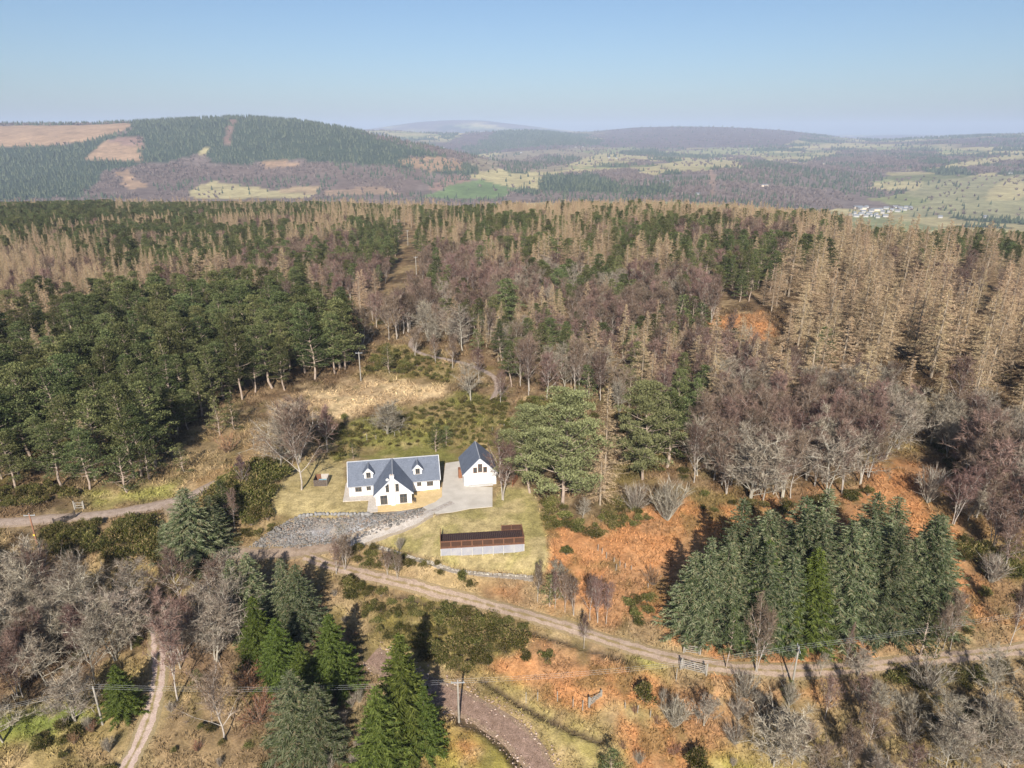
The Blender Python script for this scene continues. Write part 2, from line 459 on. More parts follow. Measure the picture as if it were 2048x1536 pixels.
DRY = (.285, .208, .108); LAWNC = (.265, .225, .092); BRACK = (.375, .182, .080); SCRUB = (.15, .12, .045); SHADED_FLOOR = (.085, .058, .034); GREEN = (.15, .17, .045)  # forest floor colour is darkened to carry the shade under the trees
STRAW = (.48, .355, .205); RUST = (.24, .115, .05); MOOR = (.20, .13, .075); ROCK = (.25, .245, .25); MOSS = (.24, .20, .055); MUD = (.13, .085, .06)
COVER = [  # (polygon in the survey picture, colour, edge softness m, ragged edge m)
    ([(-200, 1090), (100, 1070), (330, 1050), (560, 1040), (700, 1110), (1000, 1170), (1350, 1300), (2300, 1260), (2300, 1700), (-300, 1700)], DRY, 3, 4),
    ([(1090, 1040), (1180, 1060), (1290, 1010), (1400, 960), (1560, 980), (1800, 900), (1900, 960), (1880, 1100), (1930, 1240), (1700, 1300), (1450, 1340), (1330, 1250), (1200, 1250), (1080, 1190)], BRACK, 2.5, 3),
    ([(1740, 900), (1880, 900), (1960, 1000), (2150, 1100), (2150, 1260), (1900, 1250), (1860, 1100)], BRACK, 2.5, 4),
    ([(1400, 1010), (1700, 995), (1780, 1000), (1700, 1040), (1400, 1040)], BRACK, 3, 4),
    ([(1430, 640), (1520, 625), (1560, 660), (1500, 720), (1440, 690)], BRACK, 3, 3),
    ([(1010, 1270), (1130, 1290), (1300, 1345), (1400, 1380), (1380, 1420), (1200, 1400), (1050, 1370), (960, 1340)], BRACK, 2, 2.5),
    ([(940, 1345), (1000, 1300), (1100, 1300), (1300, 1352), (1430, 1392), (1420, 1440), (1260, 1432), (1160, 1436), (1060, 1400), (990, 1372)], BRACK, 2, 2.5),
    ([(1230, 1420), (1330, 1420), (1480, 1400), (1640, 1350), (1700, 1380), (1650, 1460), (1500, 1480), (1400, 1560), (1220, 1600)], BRACK, 2, 3),
    ([(1500, 1310), (1750, 1300), (1750, 1330), (1500, 1330)], BRACK, 1.5, 1.5),
    ([(700, 1150), (860, 1190), (1060, 1245), (1040, 1300), (960, 1350), (860, 1330), (760, 1260), (690, 1200)], SCRUB, 2, 3),
    ([(520, 810), (640, 760), (760, 745), (900, 770), (890, 800), (760, 810), (690, 835), (560, 840)], STRAW, 1.5, 2),
    ([(640, 935), (700, 850), (800, 815), (900, 790), (1010, 785), (1030, 900), (990, 925), (700, 920)], (.17, .16, .05), 2, 3),
    ([(690, 760), (760, 690), (840, 690), (920, 730), (900, 770), (760, 760)], SCRUB, 2, 3),
    ([(950, 700), (1010, 680), (1040, 720), (960, 750)], (.30, .24, .05), 2, 2),
    ([(860, 1320), (960, 1380), (1060, 1440), (1160, 1540), (1200, 1600), (1300, 1600), (1250, 1500), (1150, 1440), (1020, 1370), (900, 1310)], (.28, .23, .09), 1.5, 1.5),
    ([(850, 1420), (930, 1440), (1010, 1490), (1050, 1560), (1070, 1650), (850, 1650), (830, 1500)], MOSS, 1.5, 2),
    ([(870, 1430), (940, 1450), (930, 1500), (860, 1500)], BRACK, 3, 3),
    ([(-100, 1430), (40, 1420), (160, 1390), (215, 1400), (200, 1440), (80, 1480), (-100, 1520)], GREEN, 2, 2),
    ([(0, 1240), (60, 1220), (80, 1280), (0, 1310)], GREEN, 2, 2),
    ([(1420, 1520), (1560, 1490), (1640, 1510), (1640, 1600), (1420, 1600)], (.29, .25, .07), 2, 2),
    ([(1860, 1350), (2010, 1330), (2010, 1350), (1880, 1365)], GREEN, 1.5, 1),
    ([(1270, 1290), (1350, 1330), (1350, 1350), (1250, 1320)], (.27, .25, .08), 1.5, 1.5),
    ([(170, 985), (350, 965), (350, 995), (220, 1015)], (.27, .25, .08), 2, 2),
    ([(0, 640), (740, 640), (690, 770), (400, 840), (300, 960), (-200, 980), (-200, 640)], SHADED_FLOOR, 5, 6),  # pine wood floor, tree shade painted into its colour
    ([(868, 605), (1010, 565), (1480, 600), (1480, 960), (1300, 880), (1020, 800), (900, 690)], (.115, .078, .045), 5, 6),  # birch wood floor, brown deepened to hold shade between stems
    ([(-260, 700), (0, 700), (430, 610), (745, 640), (790, 520), (800, 440), (300, 412), (-260, 411)], (.10, .068, .038), 5, 8),  # back forest floor, painted dark so the gaps read as shaded
    ([(840, 560), (1010, 570), (1300, 590), (1660, 560), (1700, 480), (1640, 440), (1000, 432), (835, 470)], (.10, .068, .038), 5, 8),  # ridge forest floor, painted dark for the shade among its trees
    ([(1450, 705), (1500, 605), (1690, 500), (2260, 575), (2260, 900), (2048, 890), (1750, 800), (1600, 800)], (.085, .056, .032), 4, 6),  # larch stand floor, shade of the gaps painted into the brown
    ([(1430, 640), (1520, 625), (1560, 660), (1500, 720), (1440, 690)], BRACK, 3, 3),
    ([(1300, 930), (1450, 900), (1600, 800), (2200, 840), (2200, 1000), (1800, 920), (1700, 985), (1500, 1010), (1330, 1010)], (.135, .085, .045), 4, 5),
    ([(500, 1095), (560, 1050), (600, 1032), (735, 1028), (862, 1014), (850, 1034), (790, 1056), (700, 1086), (600, 1100)], ROCK, .6, .5),
    ([(430, 1060), (560, 1040), (600, 1030), (560, 1060), (490, 1095), (420, 1110)], SCRUB, 1.5, 1.5),
    ([(690, 1110), (900, 1140), (1080, 1160), (1090, 1200), (1000, 1200), (700, 1140)], DRY, 1.5, 1.5),
    ([(960, 1170), (1040, 1170), (1050, 1200), (970, 1195)], RUST, 1.5, 1),
    ([(420, 940), (520, 880), (560, 880), (540, 930), (430, 1000), (350, 1000)], (.27, .18, .09), 2, 3),
    ([(330, 1400), (480, 1380), (560, 1500), (560, 1620), (300, 1620), (300, 1480)], (.22, .165, .085), 2, 4),
    ([(1880, 960), (2200, 980), (2200, 1240), (1960, 1220), (1900, 1080)], (.20, .125, .06), 3, 5),
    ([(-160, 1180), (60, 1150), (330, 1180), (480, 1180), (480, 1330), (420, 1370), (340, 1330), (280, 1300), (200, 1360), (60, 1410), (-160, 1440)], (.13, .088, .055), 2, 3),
    ([(1440, 1420), (1600, 1385), (2048, 1380), (2200, 1380), (2200, 1620), (1620, 1620), (1480, 1500)], (.21, .15, .075), 2, 4),
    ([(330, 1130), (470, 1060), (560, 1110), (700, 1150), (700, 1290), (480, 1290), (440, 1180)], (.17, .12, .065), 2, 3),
    ([(470, 1230), (720, 1230), (760, 1290), (760, 1420), (720, 1600), (520, 1600), (480, 1400)], (.105, .075, .045), 2, 3),  # shadows between the lower spruces, painted as dark ground cover
]
def cover_near(x, y):
    n = len(x)
    c = np.empty((n, 3))
    base = smooth(.35, .65, fbm(x, y, 22, 3, 3.3))[:, None]
    c[:] = np.array(DRY) * (1 - base) * .75 + np.array(SHADED_FLOOR) * (.25 + .75 * base)
    jag = fbm(x, y, 4.0, 3, 9.1) - .5
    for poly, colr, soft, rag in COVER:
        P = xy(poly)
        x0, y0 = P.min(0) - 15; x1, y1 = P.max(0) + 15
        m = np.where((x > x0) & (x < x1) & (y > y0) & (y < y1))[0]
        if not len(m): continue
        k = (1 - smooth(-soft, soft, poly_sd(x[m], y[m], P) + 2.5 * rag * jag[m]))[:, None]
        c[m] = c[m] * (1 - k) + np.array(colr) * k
    isb = (1 - .75 * smooth(1.55, 2.1, c[:, 0] / c[:, 1]))[:, None]
    # tussocky mix of straw and rust inside the rough ground
    t = smooth(.5, .68, fbm(x, y, 2.6, 3, 21.0))[:, None] * .38
    t = t * isb
    c = c * (1 - t) + np.array(STRAW) * t * .9
    t = smooth(.48, .66, fbm(x, y, 6.0, 3, 41.0))[:, None] * .5
    c = c * (1 - t) + np.array(MOOR) * t
    t = smooth(.58, .72, fbm(x, y, 9.0, 3, 61.0))[:, None] * .3 * (y < 150)[:, None]
    t = t * isb
    c = c * (1 - t) + np.array(MOSS) * t
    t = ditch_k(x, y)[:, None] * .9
    c = c * (1 - t) + np.array((.07, .05, .035)) * t  # dark mud tone that also paints the shade down in the ditches
    t = smooth(.60, .74, fbm(x, y, 3.4, 3, 83.0))[:, None] * .55 * (y < 170)[:, None]
    c = c * (1 - t) + np.array((.10, .085, .035)) * t
    for L, colr in ((LAWN, LAWNC), (SIDE_LAWN, (.295, .235, .11))):
        k = (1 - smooth(-.5, .6, poly_sd(x, y, L) + 1.0 * jag))[:, None]
        tt = smooth(.4, .62, fbm(x, y, 3.5, 4, 5.0))[:, None]
        lc = np.array(colr) * (1 - tt) + np.array((.35, .28, .14)) * tt
        c = c * (1 - k) + lc * k
    return np.clip(c, 0.01, 1)

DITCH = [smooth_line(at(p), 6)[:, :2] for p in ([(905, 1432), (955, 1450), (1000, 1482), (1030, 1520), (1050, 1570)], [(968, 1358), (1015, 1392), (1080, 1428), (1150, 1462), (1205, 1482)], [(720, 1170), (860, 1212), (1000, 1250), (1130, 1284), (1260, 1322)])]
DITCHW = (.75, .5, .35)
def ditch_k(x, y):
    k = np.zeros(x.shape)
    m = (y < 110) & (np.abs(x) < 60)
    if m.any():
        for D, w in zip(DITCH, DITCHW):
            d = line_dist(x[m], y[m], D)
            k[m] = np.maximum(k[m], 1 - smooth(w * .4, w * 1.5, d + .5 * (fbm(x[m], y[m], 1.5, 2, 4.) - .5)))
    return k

def rough_near(x, y):
    """tussocks and hummocks, none on mown or made ground"""
    d = np.full(x.shape, 99.0)
    for k, L in TRACKS.items():
        d = np.minimum(d, line_dist(x, y, L) - HALFW[k])
    d = np.minimum(d, poly_sd(x, y, LAWN)); d = np.minimum(d, poly_sd(x, y, SIDE_LAWN)); d = np.minimum(d, poly_sd(x, y, YARD))
    k = smooth(.3, 2.5, d)
    z = (fbm(x, y, 7, 3, 2.0) - .5) * .9 + (fbm(x, y, 1.7, 2, 8.0) - .5) * .45
    return z * k - .05 * (d < .4) - .55 * ditch_k(x, y)

def attr_col(me, name, C):
    a = me.color_attributes.new(name, 'FLOAT_COLOR', 'POINT')
    a.data.foreach_set("color", np.concatenate([C, np.ones((len(C), 1))], 1).astype(np.float32).ravel())

gx, gy, nr, na = ground_grid(24, 640, 1.0072, 560)
gz = H(gx, gy)
fx, fy = gx.ravel(), gy.ravel()
nearm = fy < 330
rz = np.zeros(len(fx)); rz[nearm] = rough_near(fx[nearm], fy[nearm])
rz[~nearm] = (fbm(fx[~nearm], fy[~nearm], 14, 3) - .5) * 1.2
Vn = np.stack([fx, fy, gz.ravel() + rz], 1)
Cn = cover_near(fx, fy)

def ground_mat(name, s1, s2, bump, varia=.35):
    m, nt, b = new_mat(name)
    at_ = nt.nodes.new("ShaderNodeVertexColor"); at_.layer_name = "cover"
    tc = nt.nodes.new("ShaderNodeNewGeometry")
    col = at_.outputs[0]
    for s, k, stretch in ((s1, varia, 1.0), (s2, varia * .8, 1.0)):
        n = nt.nodes.new("ShaderNodeTexNoise"); n.inputs['Scale'].default_value = s; n.inputs['Detail'].default_value = 6; n.inputs['Roughness'].default_value = .65
        nt.links.new(tc.outputs['Position'], n.inputs['Vector'])
        mr = nt.nodes.new("ShaderNodeMapRange"); mr.inputs[1].default_value = .3; mr.inputs[2].default_value = .7
        mr.inputs[3].default_value = 1 - k; mr.inputs[4].default_value = 1 + k
        nt.links.new(n.outputs['Fac'], mr.inputs[0])
        mx = nt.nodes.new("ShaderNodeMix"); mx.data_type = 'RGBA'; mx.blend_type = 'MULTIPLY'; mx.inputs[0].default_value = 1
        nt.links.new(col, mx.inputs[6]); nt.links.new(mr.outputs[0], mx.inputs[7])
        col = mx.outputs[2]
    nt.links.new(col, b.inputs['Base Color'])
    b.inputs['Specular IOR Level'].default_value = 0.05; b.inputs['Roughness'].default_value = 1.0
    n = nt.nodes.new("ShaderNodeTexNoise"); n.inputs['Scale'].default_value = s2 * 2; n.inputs['Detail'].default_value = 5
    nt.links.new(tc.outputs['Position'], n.inputs['Vector'])
    bp = nt.nodes.new("ShaderNodeBump"); bp.inputs['Strength'].default_value = bump; bp.inputs['Distance'].default_value = .35 / s2
    nt.links.new(n.outputs['Fac'], bp.inputs['Height']); nt.links.new(bp.outputs[0], b.inputs['Normal'])
    return m

M_GROUND = ground_mat("rough_ground", .6, 2.6, .9)
me = mesh_np("ground", Vn, grid_faces(nr, na), M_GROUND, True)
attr_col(me, "cover", Cn)
ground = link(bpy.data.objects.new("ground", me)); tag(ground, kind="structure")

# ---- far hills
gx, gy, nr, na = ground_grid(640, 20000, 1.0165, 560)
gz = H(gx, gy); fx, fy, fz = gx.ravel(), gy.ravel(), gz.ravel()
Vf = np.stack([fx, fy, fz], 1)
FIELD_G = (.19, .195, .09); FIELD_P = (.34, .29, .15); WOOD = (.15, .115, .10); CONI = (.035, .05, .03); HEATH = (.11, .08, .075); TAN = (.30, .20, .125)
FAR_COVER = [  # (polygon, colour, ragged m)
    ([(-200, 262), (0, 252), (150, 250), (290, 244), (240, 268), (200, 285), (120, 290), (0, 292), (-200, 295)], TAN, 40),
    ([(-200, 300), (0, 295), (120, 290), (260, 262), (290, 240), (470, 232), (600, 240), (760, 280), (880, 310), (960, 335), (955, 352), (880, 345), (700, 330), (560, 320), (430, 330), (390, 310), (280, 330), (215, 345), (160, 395), (-200, 400)], CONI, 30),
    ([(165, 322), (215, 278), (290, 272), (285, 322)], TAN, 12),
    ([(462, 238), (476, 238), (458, 292), (444, 292)], (.17, .11, .085), 3),
    ([(160, 395), (215, 345), (280, 330), (430, 330), (560, 322), (700, 330), (860, 345), (820, 395)], (.13, .095, .08), 25),
    ([(500, 322), (560, 318), (600, 330), (530, 338)], (.30, .20, .125), 20),
    ([(225, 345), (255, 340), (300, 372), (260, 380)], (.30, .20, .125), 15),
    ([(395, 300), (420, 296), (418, 308), (400, 312)], FIELD_P, 6),
    ([(640, 380), (760, 372), (800, 388), (650, 394)], (.26, .18, .12), 20),
    ([(560, 376), (640, 372), (640, 388), (560, 390)], (.30, .22, .13), 15),
    ([(275, 300), (330, 282), (395, 285), (392, 312), (330, 326), (285, 328)], CONI, 10),
    ([(210, 285), (232, 272), (290, 274), (284, 294)], (.22, .14, .11), 10),
    ([(790, 322), (920, 318), (930, 340), (860, 342)], (.27, .18, .11), 15),
    ([(855, 372), (900, 352), (955, 350), (930, 375), (860, 382)], (.22, .14, .11), 10),
    ([(380, 384), (420, 362), (500, 372), (560, 385), (640, 388), (620, 396), (390, 396)], FIELD_P, 15),
    ([(840, 394), (900, 372), (960, 358), (1035, 375), (1000, 396)], (.12, .165, .065), 8),
    ([(930, 352), (990, 338), (1070, 352), (1075, 378), (1035, 376), (960, 358)], FIELD_P, 10),
    ([(700, 262), (1000, 262), (1180, 272), (1100, 290), (950, 300), (850, 292)], HEATH, 60),
    ([(920, 300), (1000, 264), (1180, 270), (1150, 285), (1050, 300)], CONI, 60),
    ([(930, 320), (1000, 300), (1200, 292), (1250, 300), (1100, 345), (960, 340)], (.22, .18, .12), 60),
    ([(1200, 285), (1250, 250), (1400, 246), (1600, 258), (1720, 276), (1560, 292), (1400, 296), (1230, 295)], HEATH, 60),
    ([(1080, 392), (1100, 348), (1260, 338), (1330, 352), (1420, 340), (1500, 318), (1600, 330), (1680, 308), (1800, 300), (1880, 300), (1850, 330), (1770, 348), (1740, 372), (1700, 385), (1760, 405), (1700, 415), (1640, 425), (1250, 410)], WOOD, 40),
    ([(1120, 325), (1230, 304), (1262, 316), (1160, 336)], FIELD_P, 25),
    ([(1265, 346), (1390, 318), (1480, 322), (1482, 338), (1400, 333), (1310, 350)], FIELD_P, 20),
    ([(1300, 302), (1450, 297), (1560, 304), (1420, 313)], (.25, .245, .115), 30),
    ([(1560, 297), (1720, 285), (1850, 277), (1860, 286), (1700, 296)], FIELD_P, 40),
    ([(1150, 302), (1265, 293), (1290, 300), (1180, 308)], FIELD_G, 25),
    ([(1860, 338), (1960, 318), (2080, 300), (2080, 312), (1960, 332)], FIELD_P, 20),
    ([(1800, 392), (1850, 362), (1960, 352), (2080, 348), (2080, 440), (1820, 436)], (.235, .22, .12), 20),
    ([(1965, 400), (1985, 372), (2030, 352), (2060, 380), (2040, 402)], FIELD_P, 6),
    ([(1420, 338), (1428, 338), (1432, 392), (1420, 392)], (.24, .165, .12), 3),
    ([(1090, 308), (1170, 318), (1090, 335), (1010, 345), (980, 330)], WOOD, 40),
    ([(1610, 322), (1690, 303), (1790, 301), (1880, 304), (1840, 326), (1700, 338)], (.19, .13, .10), 30),
    ([(1960, 330), (2080, 318), (2080, 345), (1960, 345)], WOOD, 30),
    ([(1840, 338), (1920, 335), (1960, 350), (1880, 352)], CONI, 20),
    ([(1740, 398), (1800, 388), (1850, 398), (1840, 412), (1780, 410)], FIELD_G, 20),
    ([(1090, 352), (1180, 348), (1240, 365), (1240, 385), (1080, 380)], CONI, 15),
    ([(1250, 372), (1350, 372), (1350, 390), (1250, 390)], CONI, 10),
]
def cell_patches(x, y, s, seed):
    """patchwork of fields and woods: nearest-seed cells"""
    rng = np.random.default_rng(seed)
    T = rng.random((128, 128, 4))
    wx = x + 60 * (fbm(x, y, 160, 3, 3) - .5); wy = y + 60 * (fbm(x, y, 160, 3, 13) - .5)
    u, v = wx / s, wy / (s * 1.25)
    iu, iv = np.floor(u).astype(int), np.floor(v).astype(int)
    best = np.full(len(x), 1e9); val = np.zeros((len(x), 2))
    for a in (-1, 0, 1):
        for b in (-1, 0, 1):
            t = T[(iu + a) & 127, (iv + b) & 127]
            d = (iu + a + t[:, 0] - u) ** 2 + (iv + b + t[:, 1] - v) ** 2
            m = d < best
            best[m] = d[m]; val[m] = t[m, 2:]
    return val
pv = cell_patches(fx, fy, 260, 5)
woodp = np.zeros(len(fx))                      # probability of trees per ground point
coverk = np.zeros(len(fx), int)                # 0 field, 1 bare wood, 2 conifer
Cf = np.where((pv[:, :1] < .45), np.array(FIELD_P) * (.8 + .4 * pv[:, 1:]), np.array(FIELD_G) * (.7 + .6 * pv[:, 1:]))
# the wooded valley sides
uu = fx / fy
wd = fbm(fx, fy, 700, 4, 1.0)
valley = smooth(1500, 1900, fy) * (1 - smooth(3600, 5200, fy)) * smooth(.0, .08, uu)
k = wd > .555
Cf[k] = WOOD; coverk[k] = 1
k = (fbm(fx, fy, 420, 3, 7.7) > .66) & (fy > 1500); Cf[k] = CONI; coverk[k] = 2
k = fy < 1400
Cf[k] = np.array(MOOR) * .9; coverk[k] = 0
left = (uu < -.02) & (fy > 1400) & (fy < 4500); Cf[left] = WOOD; coverk[left] = 1
jag = fbm(fx, fy, 120, 4, 9.1) - .5
for poly, colr, rag in FAR_COVER:
    P = xy(poly)
    sd = poly_sd(fx, fy, P) + 3 * rag * jag
    m = sd < 0
    Cf[m] = colr
    coverk[m] = 2 if colr == CONI else (1 if colr in (WOOD, (.13, .095, .08), (.22, .14, .11), (.27, .18, .11), (.19, .13, .10)) else 0)
m = fy > 5500
hz = smooth(.42, .6, fbm(fx, fy, 1500, 4, 17.0))[:, None]
Cf[m] = (Cf * (1 - hz) + np.array(HEATH) * hz)[m]
# moorland edge of the plateau just beyond the larches
m = fy < 1000
Cf[m] = (np.array(MOOR) * (1.3 - hz) + np.array(GREEN) * .5 * hz)[m]
M_HILL = ground_mat("hill_ground", .012, .05, .4, .3)
me = mesh_np("hills", Vf, grid_faces(nr, na), M_HILL, True)
attr_col(me, "cover", np.clip(Cf, .01, 1))
hills = link(bpy.data.objects.new("hills", me)); tag(hills, kind="structure")

# ---- made tracks
def strip(name, L, half, mat, ncross=9, lift=.06, vary=.25, seed=1):
    P = np.asarray(L)[:, :2]
    d = np.gradient(P, axis=0); d /= np.linalg.norm(d, axis=1, keepdims=True)
    nrm = np.stack([-d[:, 1], d[:, 0]], 1)
    s = np.concatenate([[0], np.cumsum(np.linalg.norm(np.diff(P, axis=0), axis=1))])
    t = np.linspace(-1, 1, ncross)
    wl = half * (1 + vary * 2 * (fbm(s, s * 0 + seed, 3, 3) - .5)); wr = half * (1 + vary * 2 * (fbm(s, s * 0 + seed + 40, 3, 3) - .5))
    W = np.where(t[None] < 0, wl[:, None], wr[:, None]) * t[None]
    X = P[:, None, 0] + nrm[:, None, 0] * W; Y = P[:, None, 1] + nrm[:, None, 1] * W
    Z = H(X, Y) + lift - .10 * np.abs(t[None]) ** 4 - .04 * (np.abs(np.abs(t[None]) - .5) < .2)
    V = np.stack([X.ravel(), Y.ravel(), Z.ravel()], 1)
    me = mesh_np(name, V, grid_faces(len(P), ncross), mat, True)
    a = me.attributes.new("across", 'FLOAT', 'POINT'); a.data.foreach_set("value", np.tile(t, len(P)).astype(np.float32))
    o = link(bpy.data.objects.new(name, me)); tag(o, kind="structure")
    return o

def track_mat(name, rut, rut2, mid, midw, stones=.5):
    m, nt, b = new_mat(name)
    a = nt.nodes.new("ShaderNodeAttribute"); a.attribute_name = "across"
    g = nt.nodes.new("ShaderNodeNewGeometry")
    n = nt.nodes.new("ShaderNodeTexNoise"); n.inputs['Scale'].default_value = 1.1; n.inputs['Detail'].default_value = 6
    nt.links.new(g.outputs['Position'], n.inputs['Vector'])
    r = ramp(nt, [(.3, rut), (.7, rut2)], n.outputs['Fac'])
    ab = nt.nodes.new("ShaderNodeMath"); ab.operation = 'ABSOLUTE'; nt.links.new(a.outputs['Fac'], ab.inputs[0])
    ad = nt.nodes.new("ShaderNodeMath"); ad.operation = 'MULTIPLY_ADD'; ad.inputs[1].default_value = .7; nt.links.new(n.outputs['Fac'], ad.inputs[0]); nt.links.new(ab.outputs[0], ad.inputs[2])
    # grass in the middle and along the verges
    rr = ramp(nt, [(max(0, midw + .25), (1, 1, 1)), (midw + .45, (0, 0, 0)), (1.08, (0, 0, 0)), (1.3, (.8, .8, .8))], ad.outputs[0])
    mx = nt.nodes.new("ShaderNodeMix"); mx.data_type = 'RGBA'
    nt.links.new(rr.outputs[0], mx.inputs[0]); nt.links.new(r.outputs[0], mx.inputs[6]); mx.inputs[7].default_value = (*mid, 1)
    n2 = nt.nodes.new("ShaderNodeTexNoise"); n2.inputs['Scale'].default_value = 7; n2.inputs['Detail'].default_value = 4
    nt.links.new(g.outputs['Position'], n2.inputs['Vector'])
    mr = nt.nodes.new("ShaderNodeMapRange"); mr.inputs[1].default_value = .3; mr.inputs[2].default_value = .7; mr.inputs[3].default_value = 1 - stones * .5; mr.inputs[4].default_value = 1 + stones * .5
    nt.links.new(n2.outputs['Fac'], mr.inputs[0])
    mm = nt.nodes.new("ShaderNodeMix"); mm.data_type = 'RGBA'; mm.blend_type = 'MULTIPLY'; mm.inputs[0].default_value = 1
    nt.links.new(mx.outputs[2], mm.inputs[6]); nt.links.new(mr.outputs[0], mm.inputs[7])
    nt.links.new(mm.outputs[2], b.inputs['Base Color'])
    bp = nt.nodes.new("ShaderNodeBump"); bp.inputs['Strength'].default_value = .6; bp.inputs['Distance'].default_value = .08
    nt.links.new(n2.outputs['Fac'], bp.inputs['Height']); nt.links.new(bp.outputs[0], b.inputs['Normal'])
    b.inputs['Specular IOR Level'].default_value = .1; b.inputs['Roughness'].default_value = .95
    return m
M_TRACK = track_mat("track_earth", (.25, .185, .14), (.34, .26, .205), (.20, .15, .075), .12)
M_UPPER = track_mat("track_gravel", (.24, .185, .15), (.34, .27, .225), (.24, .18, .13), -.05)
M_DRIVE = track_mat("drive_gravel", (.31, .275, .245), (.42, .38, .345), (.26, .21, .15), -.02)
M_LANE = track_mat("shaded_lane_earth", (.19, .14, .105), (.28, .215, .165), (.2, .15, .09), -.05)  # dark brown paints in the shade over this end of the drive
M_STONY = track_mat("red_earth", (.15, .10, .075), (.24, .165, .13), (.20, .145, .10), -.4, .9)
M_GLEN = track_mat("glen_earth", (.34, .255, .215), (.42, .33, .285), (.20, .16, .07), .12)
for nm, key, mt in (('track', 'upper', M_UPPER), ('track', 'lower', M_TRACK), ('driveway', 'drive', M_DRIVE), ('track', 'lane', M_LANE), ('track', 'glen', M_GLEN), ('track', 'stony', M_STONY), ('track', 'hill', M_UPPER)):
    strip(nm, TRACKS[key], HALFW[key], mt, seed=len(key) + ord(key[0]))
# ------------------------------------------------------------------ the house, its garage and yard
M_WALL = surf_mat("white_render", (.62, .61, .595), (.68, .67, .655), 1.2, .9, .15)
def slate_mat():
    m, nt, b = new_mat("slate")
    tc = nt.nodes.new("ShaderNodeTexCoord")
    br = nt.nodes.new("ShaderNodeTexBrick"); br.inputs['Scale'].default_value = 3.2
    br.inputs['Color1'].default_value = (.085, .10, .135, 1); br.inputs['Color2'].default_value = (.135, .155, .20, 1); br.inputs['Mortar'].default_value = (.06, .07, .09, 1)
    br.inputs['Mortar Size'].default_value = .012
    mp = nt.nodes.new("ShaderNodeMapping"); mp.inputs['Scale'].default_value = (1, 1.4, 1.0)
    nt.links.new(tc.outputs['Object'], mp.inputs[0]); nt.links.new(mp.outputs[0], br.inputs['Vector'])
    n = nt.nodes.new("ShaderNodeTexNoise"); n.inputs['Scale'].default_value = .9; n.inputs['Detail'].default_value = 5
    nt.links.new(tc.outputs['Object'], n.inputs['Vector'])
    mr = nt.nodes.new("ShaderNodeMapRange"); mr.inputs[3].default_value = .75; mr.inputs[4].default_value = 1.3
    nt.links.new(n.outputs['Fac'], mr.inputs[0])
    mx = nt.nodes.new("ShaderNodeMix"); mx.data_type = 'RGBA'; mx.blend_type = 'MULTIPLY'; mx.inputs[0].default_value = 1
    nt.links.new(br.outputs[0], mx.inputs[6]); nt.links.new(mr.outputs[0], mx.inputs[7]); nt.links.new(mx.outputs[2], b.inputs['Base Color'])
    b.inputs['Roughness'].default_value = .55; b.inputs['Specular IOR Level'].default_value = .4
    return m
M_SLATE = slate_mat()
M_TRIM = surf_mat("pale_trim", (.50, .51, .54), (.60, .61, .63), 3, .7)
M_FRAME = surf_mat("dark_frame", (.10, .075, .055), (.15, .11, .08), 6, .6)
M_BROWNF = surf_mat("brown_timber", (.17, .075, .04), (.24, .11, .06), 5, .7)
M_SILL = surf_mat("sill", (.35, .34, .33), (.42, .41, .40), 4, .8)
def glass_mat():
    m, nt, b = new_mat("window_glass")
    b.inputs['Base Color'].default_value = (.045, .05, .055, 1); b.inputs['Roughness'].default_value = .04; b.inputs['Specular IOR Level'].default_value = .9
    return m
M_GLASS = glass_mat()
M_LEAD = surf_mat("lead_flashing", (.30, .31, .33), (.38, .39, .41), 4, .6)
M_GUTTER = surf_mat("gutter", (.30, .30, .31), (.36, .36, .37), 4, .5)

_L = np.array(flat_pt(699, 993.4, 0)); _R = np.array(flat_pt(879.9, 978, 0))
HRZ = math.atan2(_R[1] - _L[1], _R[0] - _L[0])
house = empty("house", (_L[0], _L[1], 0.03), HRZ)
tag(house, "white rendered house with slate roof, two dormers and a front gable with chimney", "house")
LEN, DEP, EAV, RDG = 17.0, 7.0, 2.35, 5.48
SL = (RDG - EAV) / (DEP / 2)

def walls_gable(p, x0, x1, y0, y1, ze, zr, axis='x', zb=-.6):
    """a wall body with two gables; ridge along axis. outer faces only, hollow below the roof"""
    mb = MB()
    if axis == 'x':
        ym = (y0 + y1) / 2
        prof = [(y0, zb), (y1, zb), (y1, ze), (ym, zr), (y0, ze)]
        V = [(x0, a, b) for a, b in prof] + [(x1, a, b) for a, b in prof]
    else:
        xm = (x0 + x1) / 2
        prof = [(x1, zb), (x0, zb), (x0, ze), (xm, zr), (x1, ze)]
        V = [(a, y0, b) for a, b in prof] + [(a, y1, b) for a, b in prof]
    F = [(4, 3, 2, 1, 0), (5, 6, 7, 8, 9)] + [(i, (i + 1) % 5, (i + 1) % 5 + 5, i + 5) for i in range(5)]
    mb.add(V, F)
    return mb.build("wall", M_WALL, p)

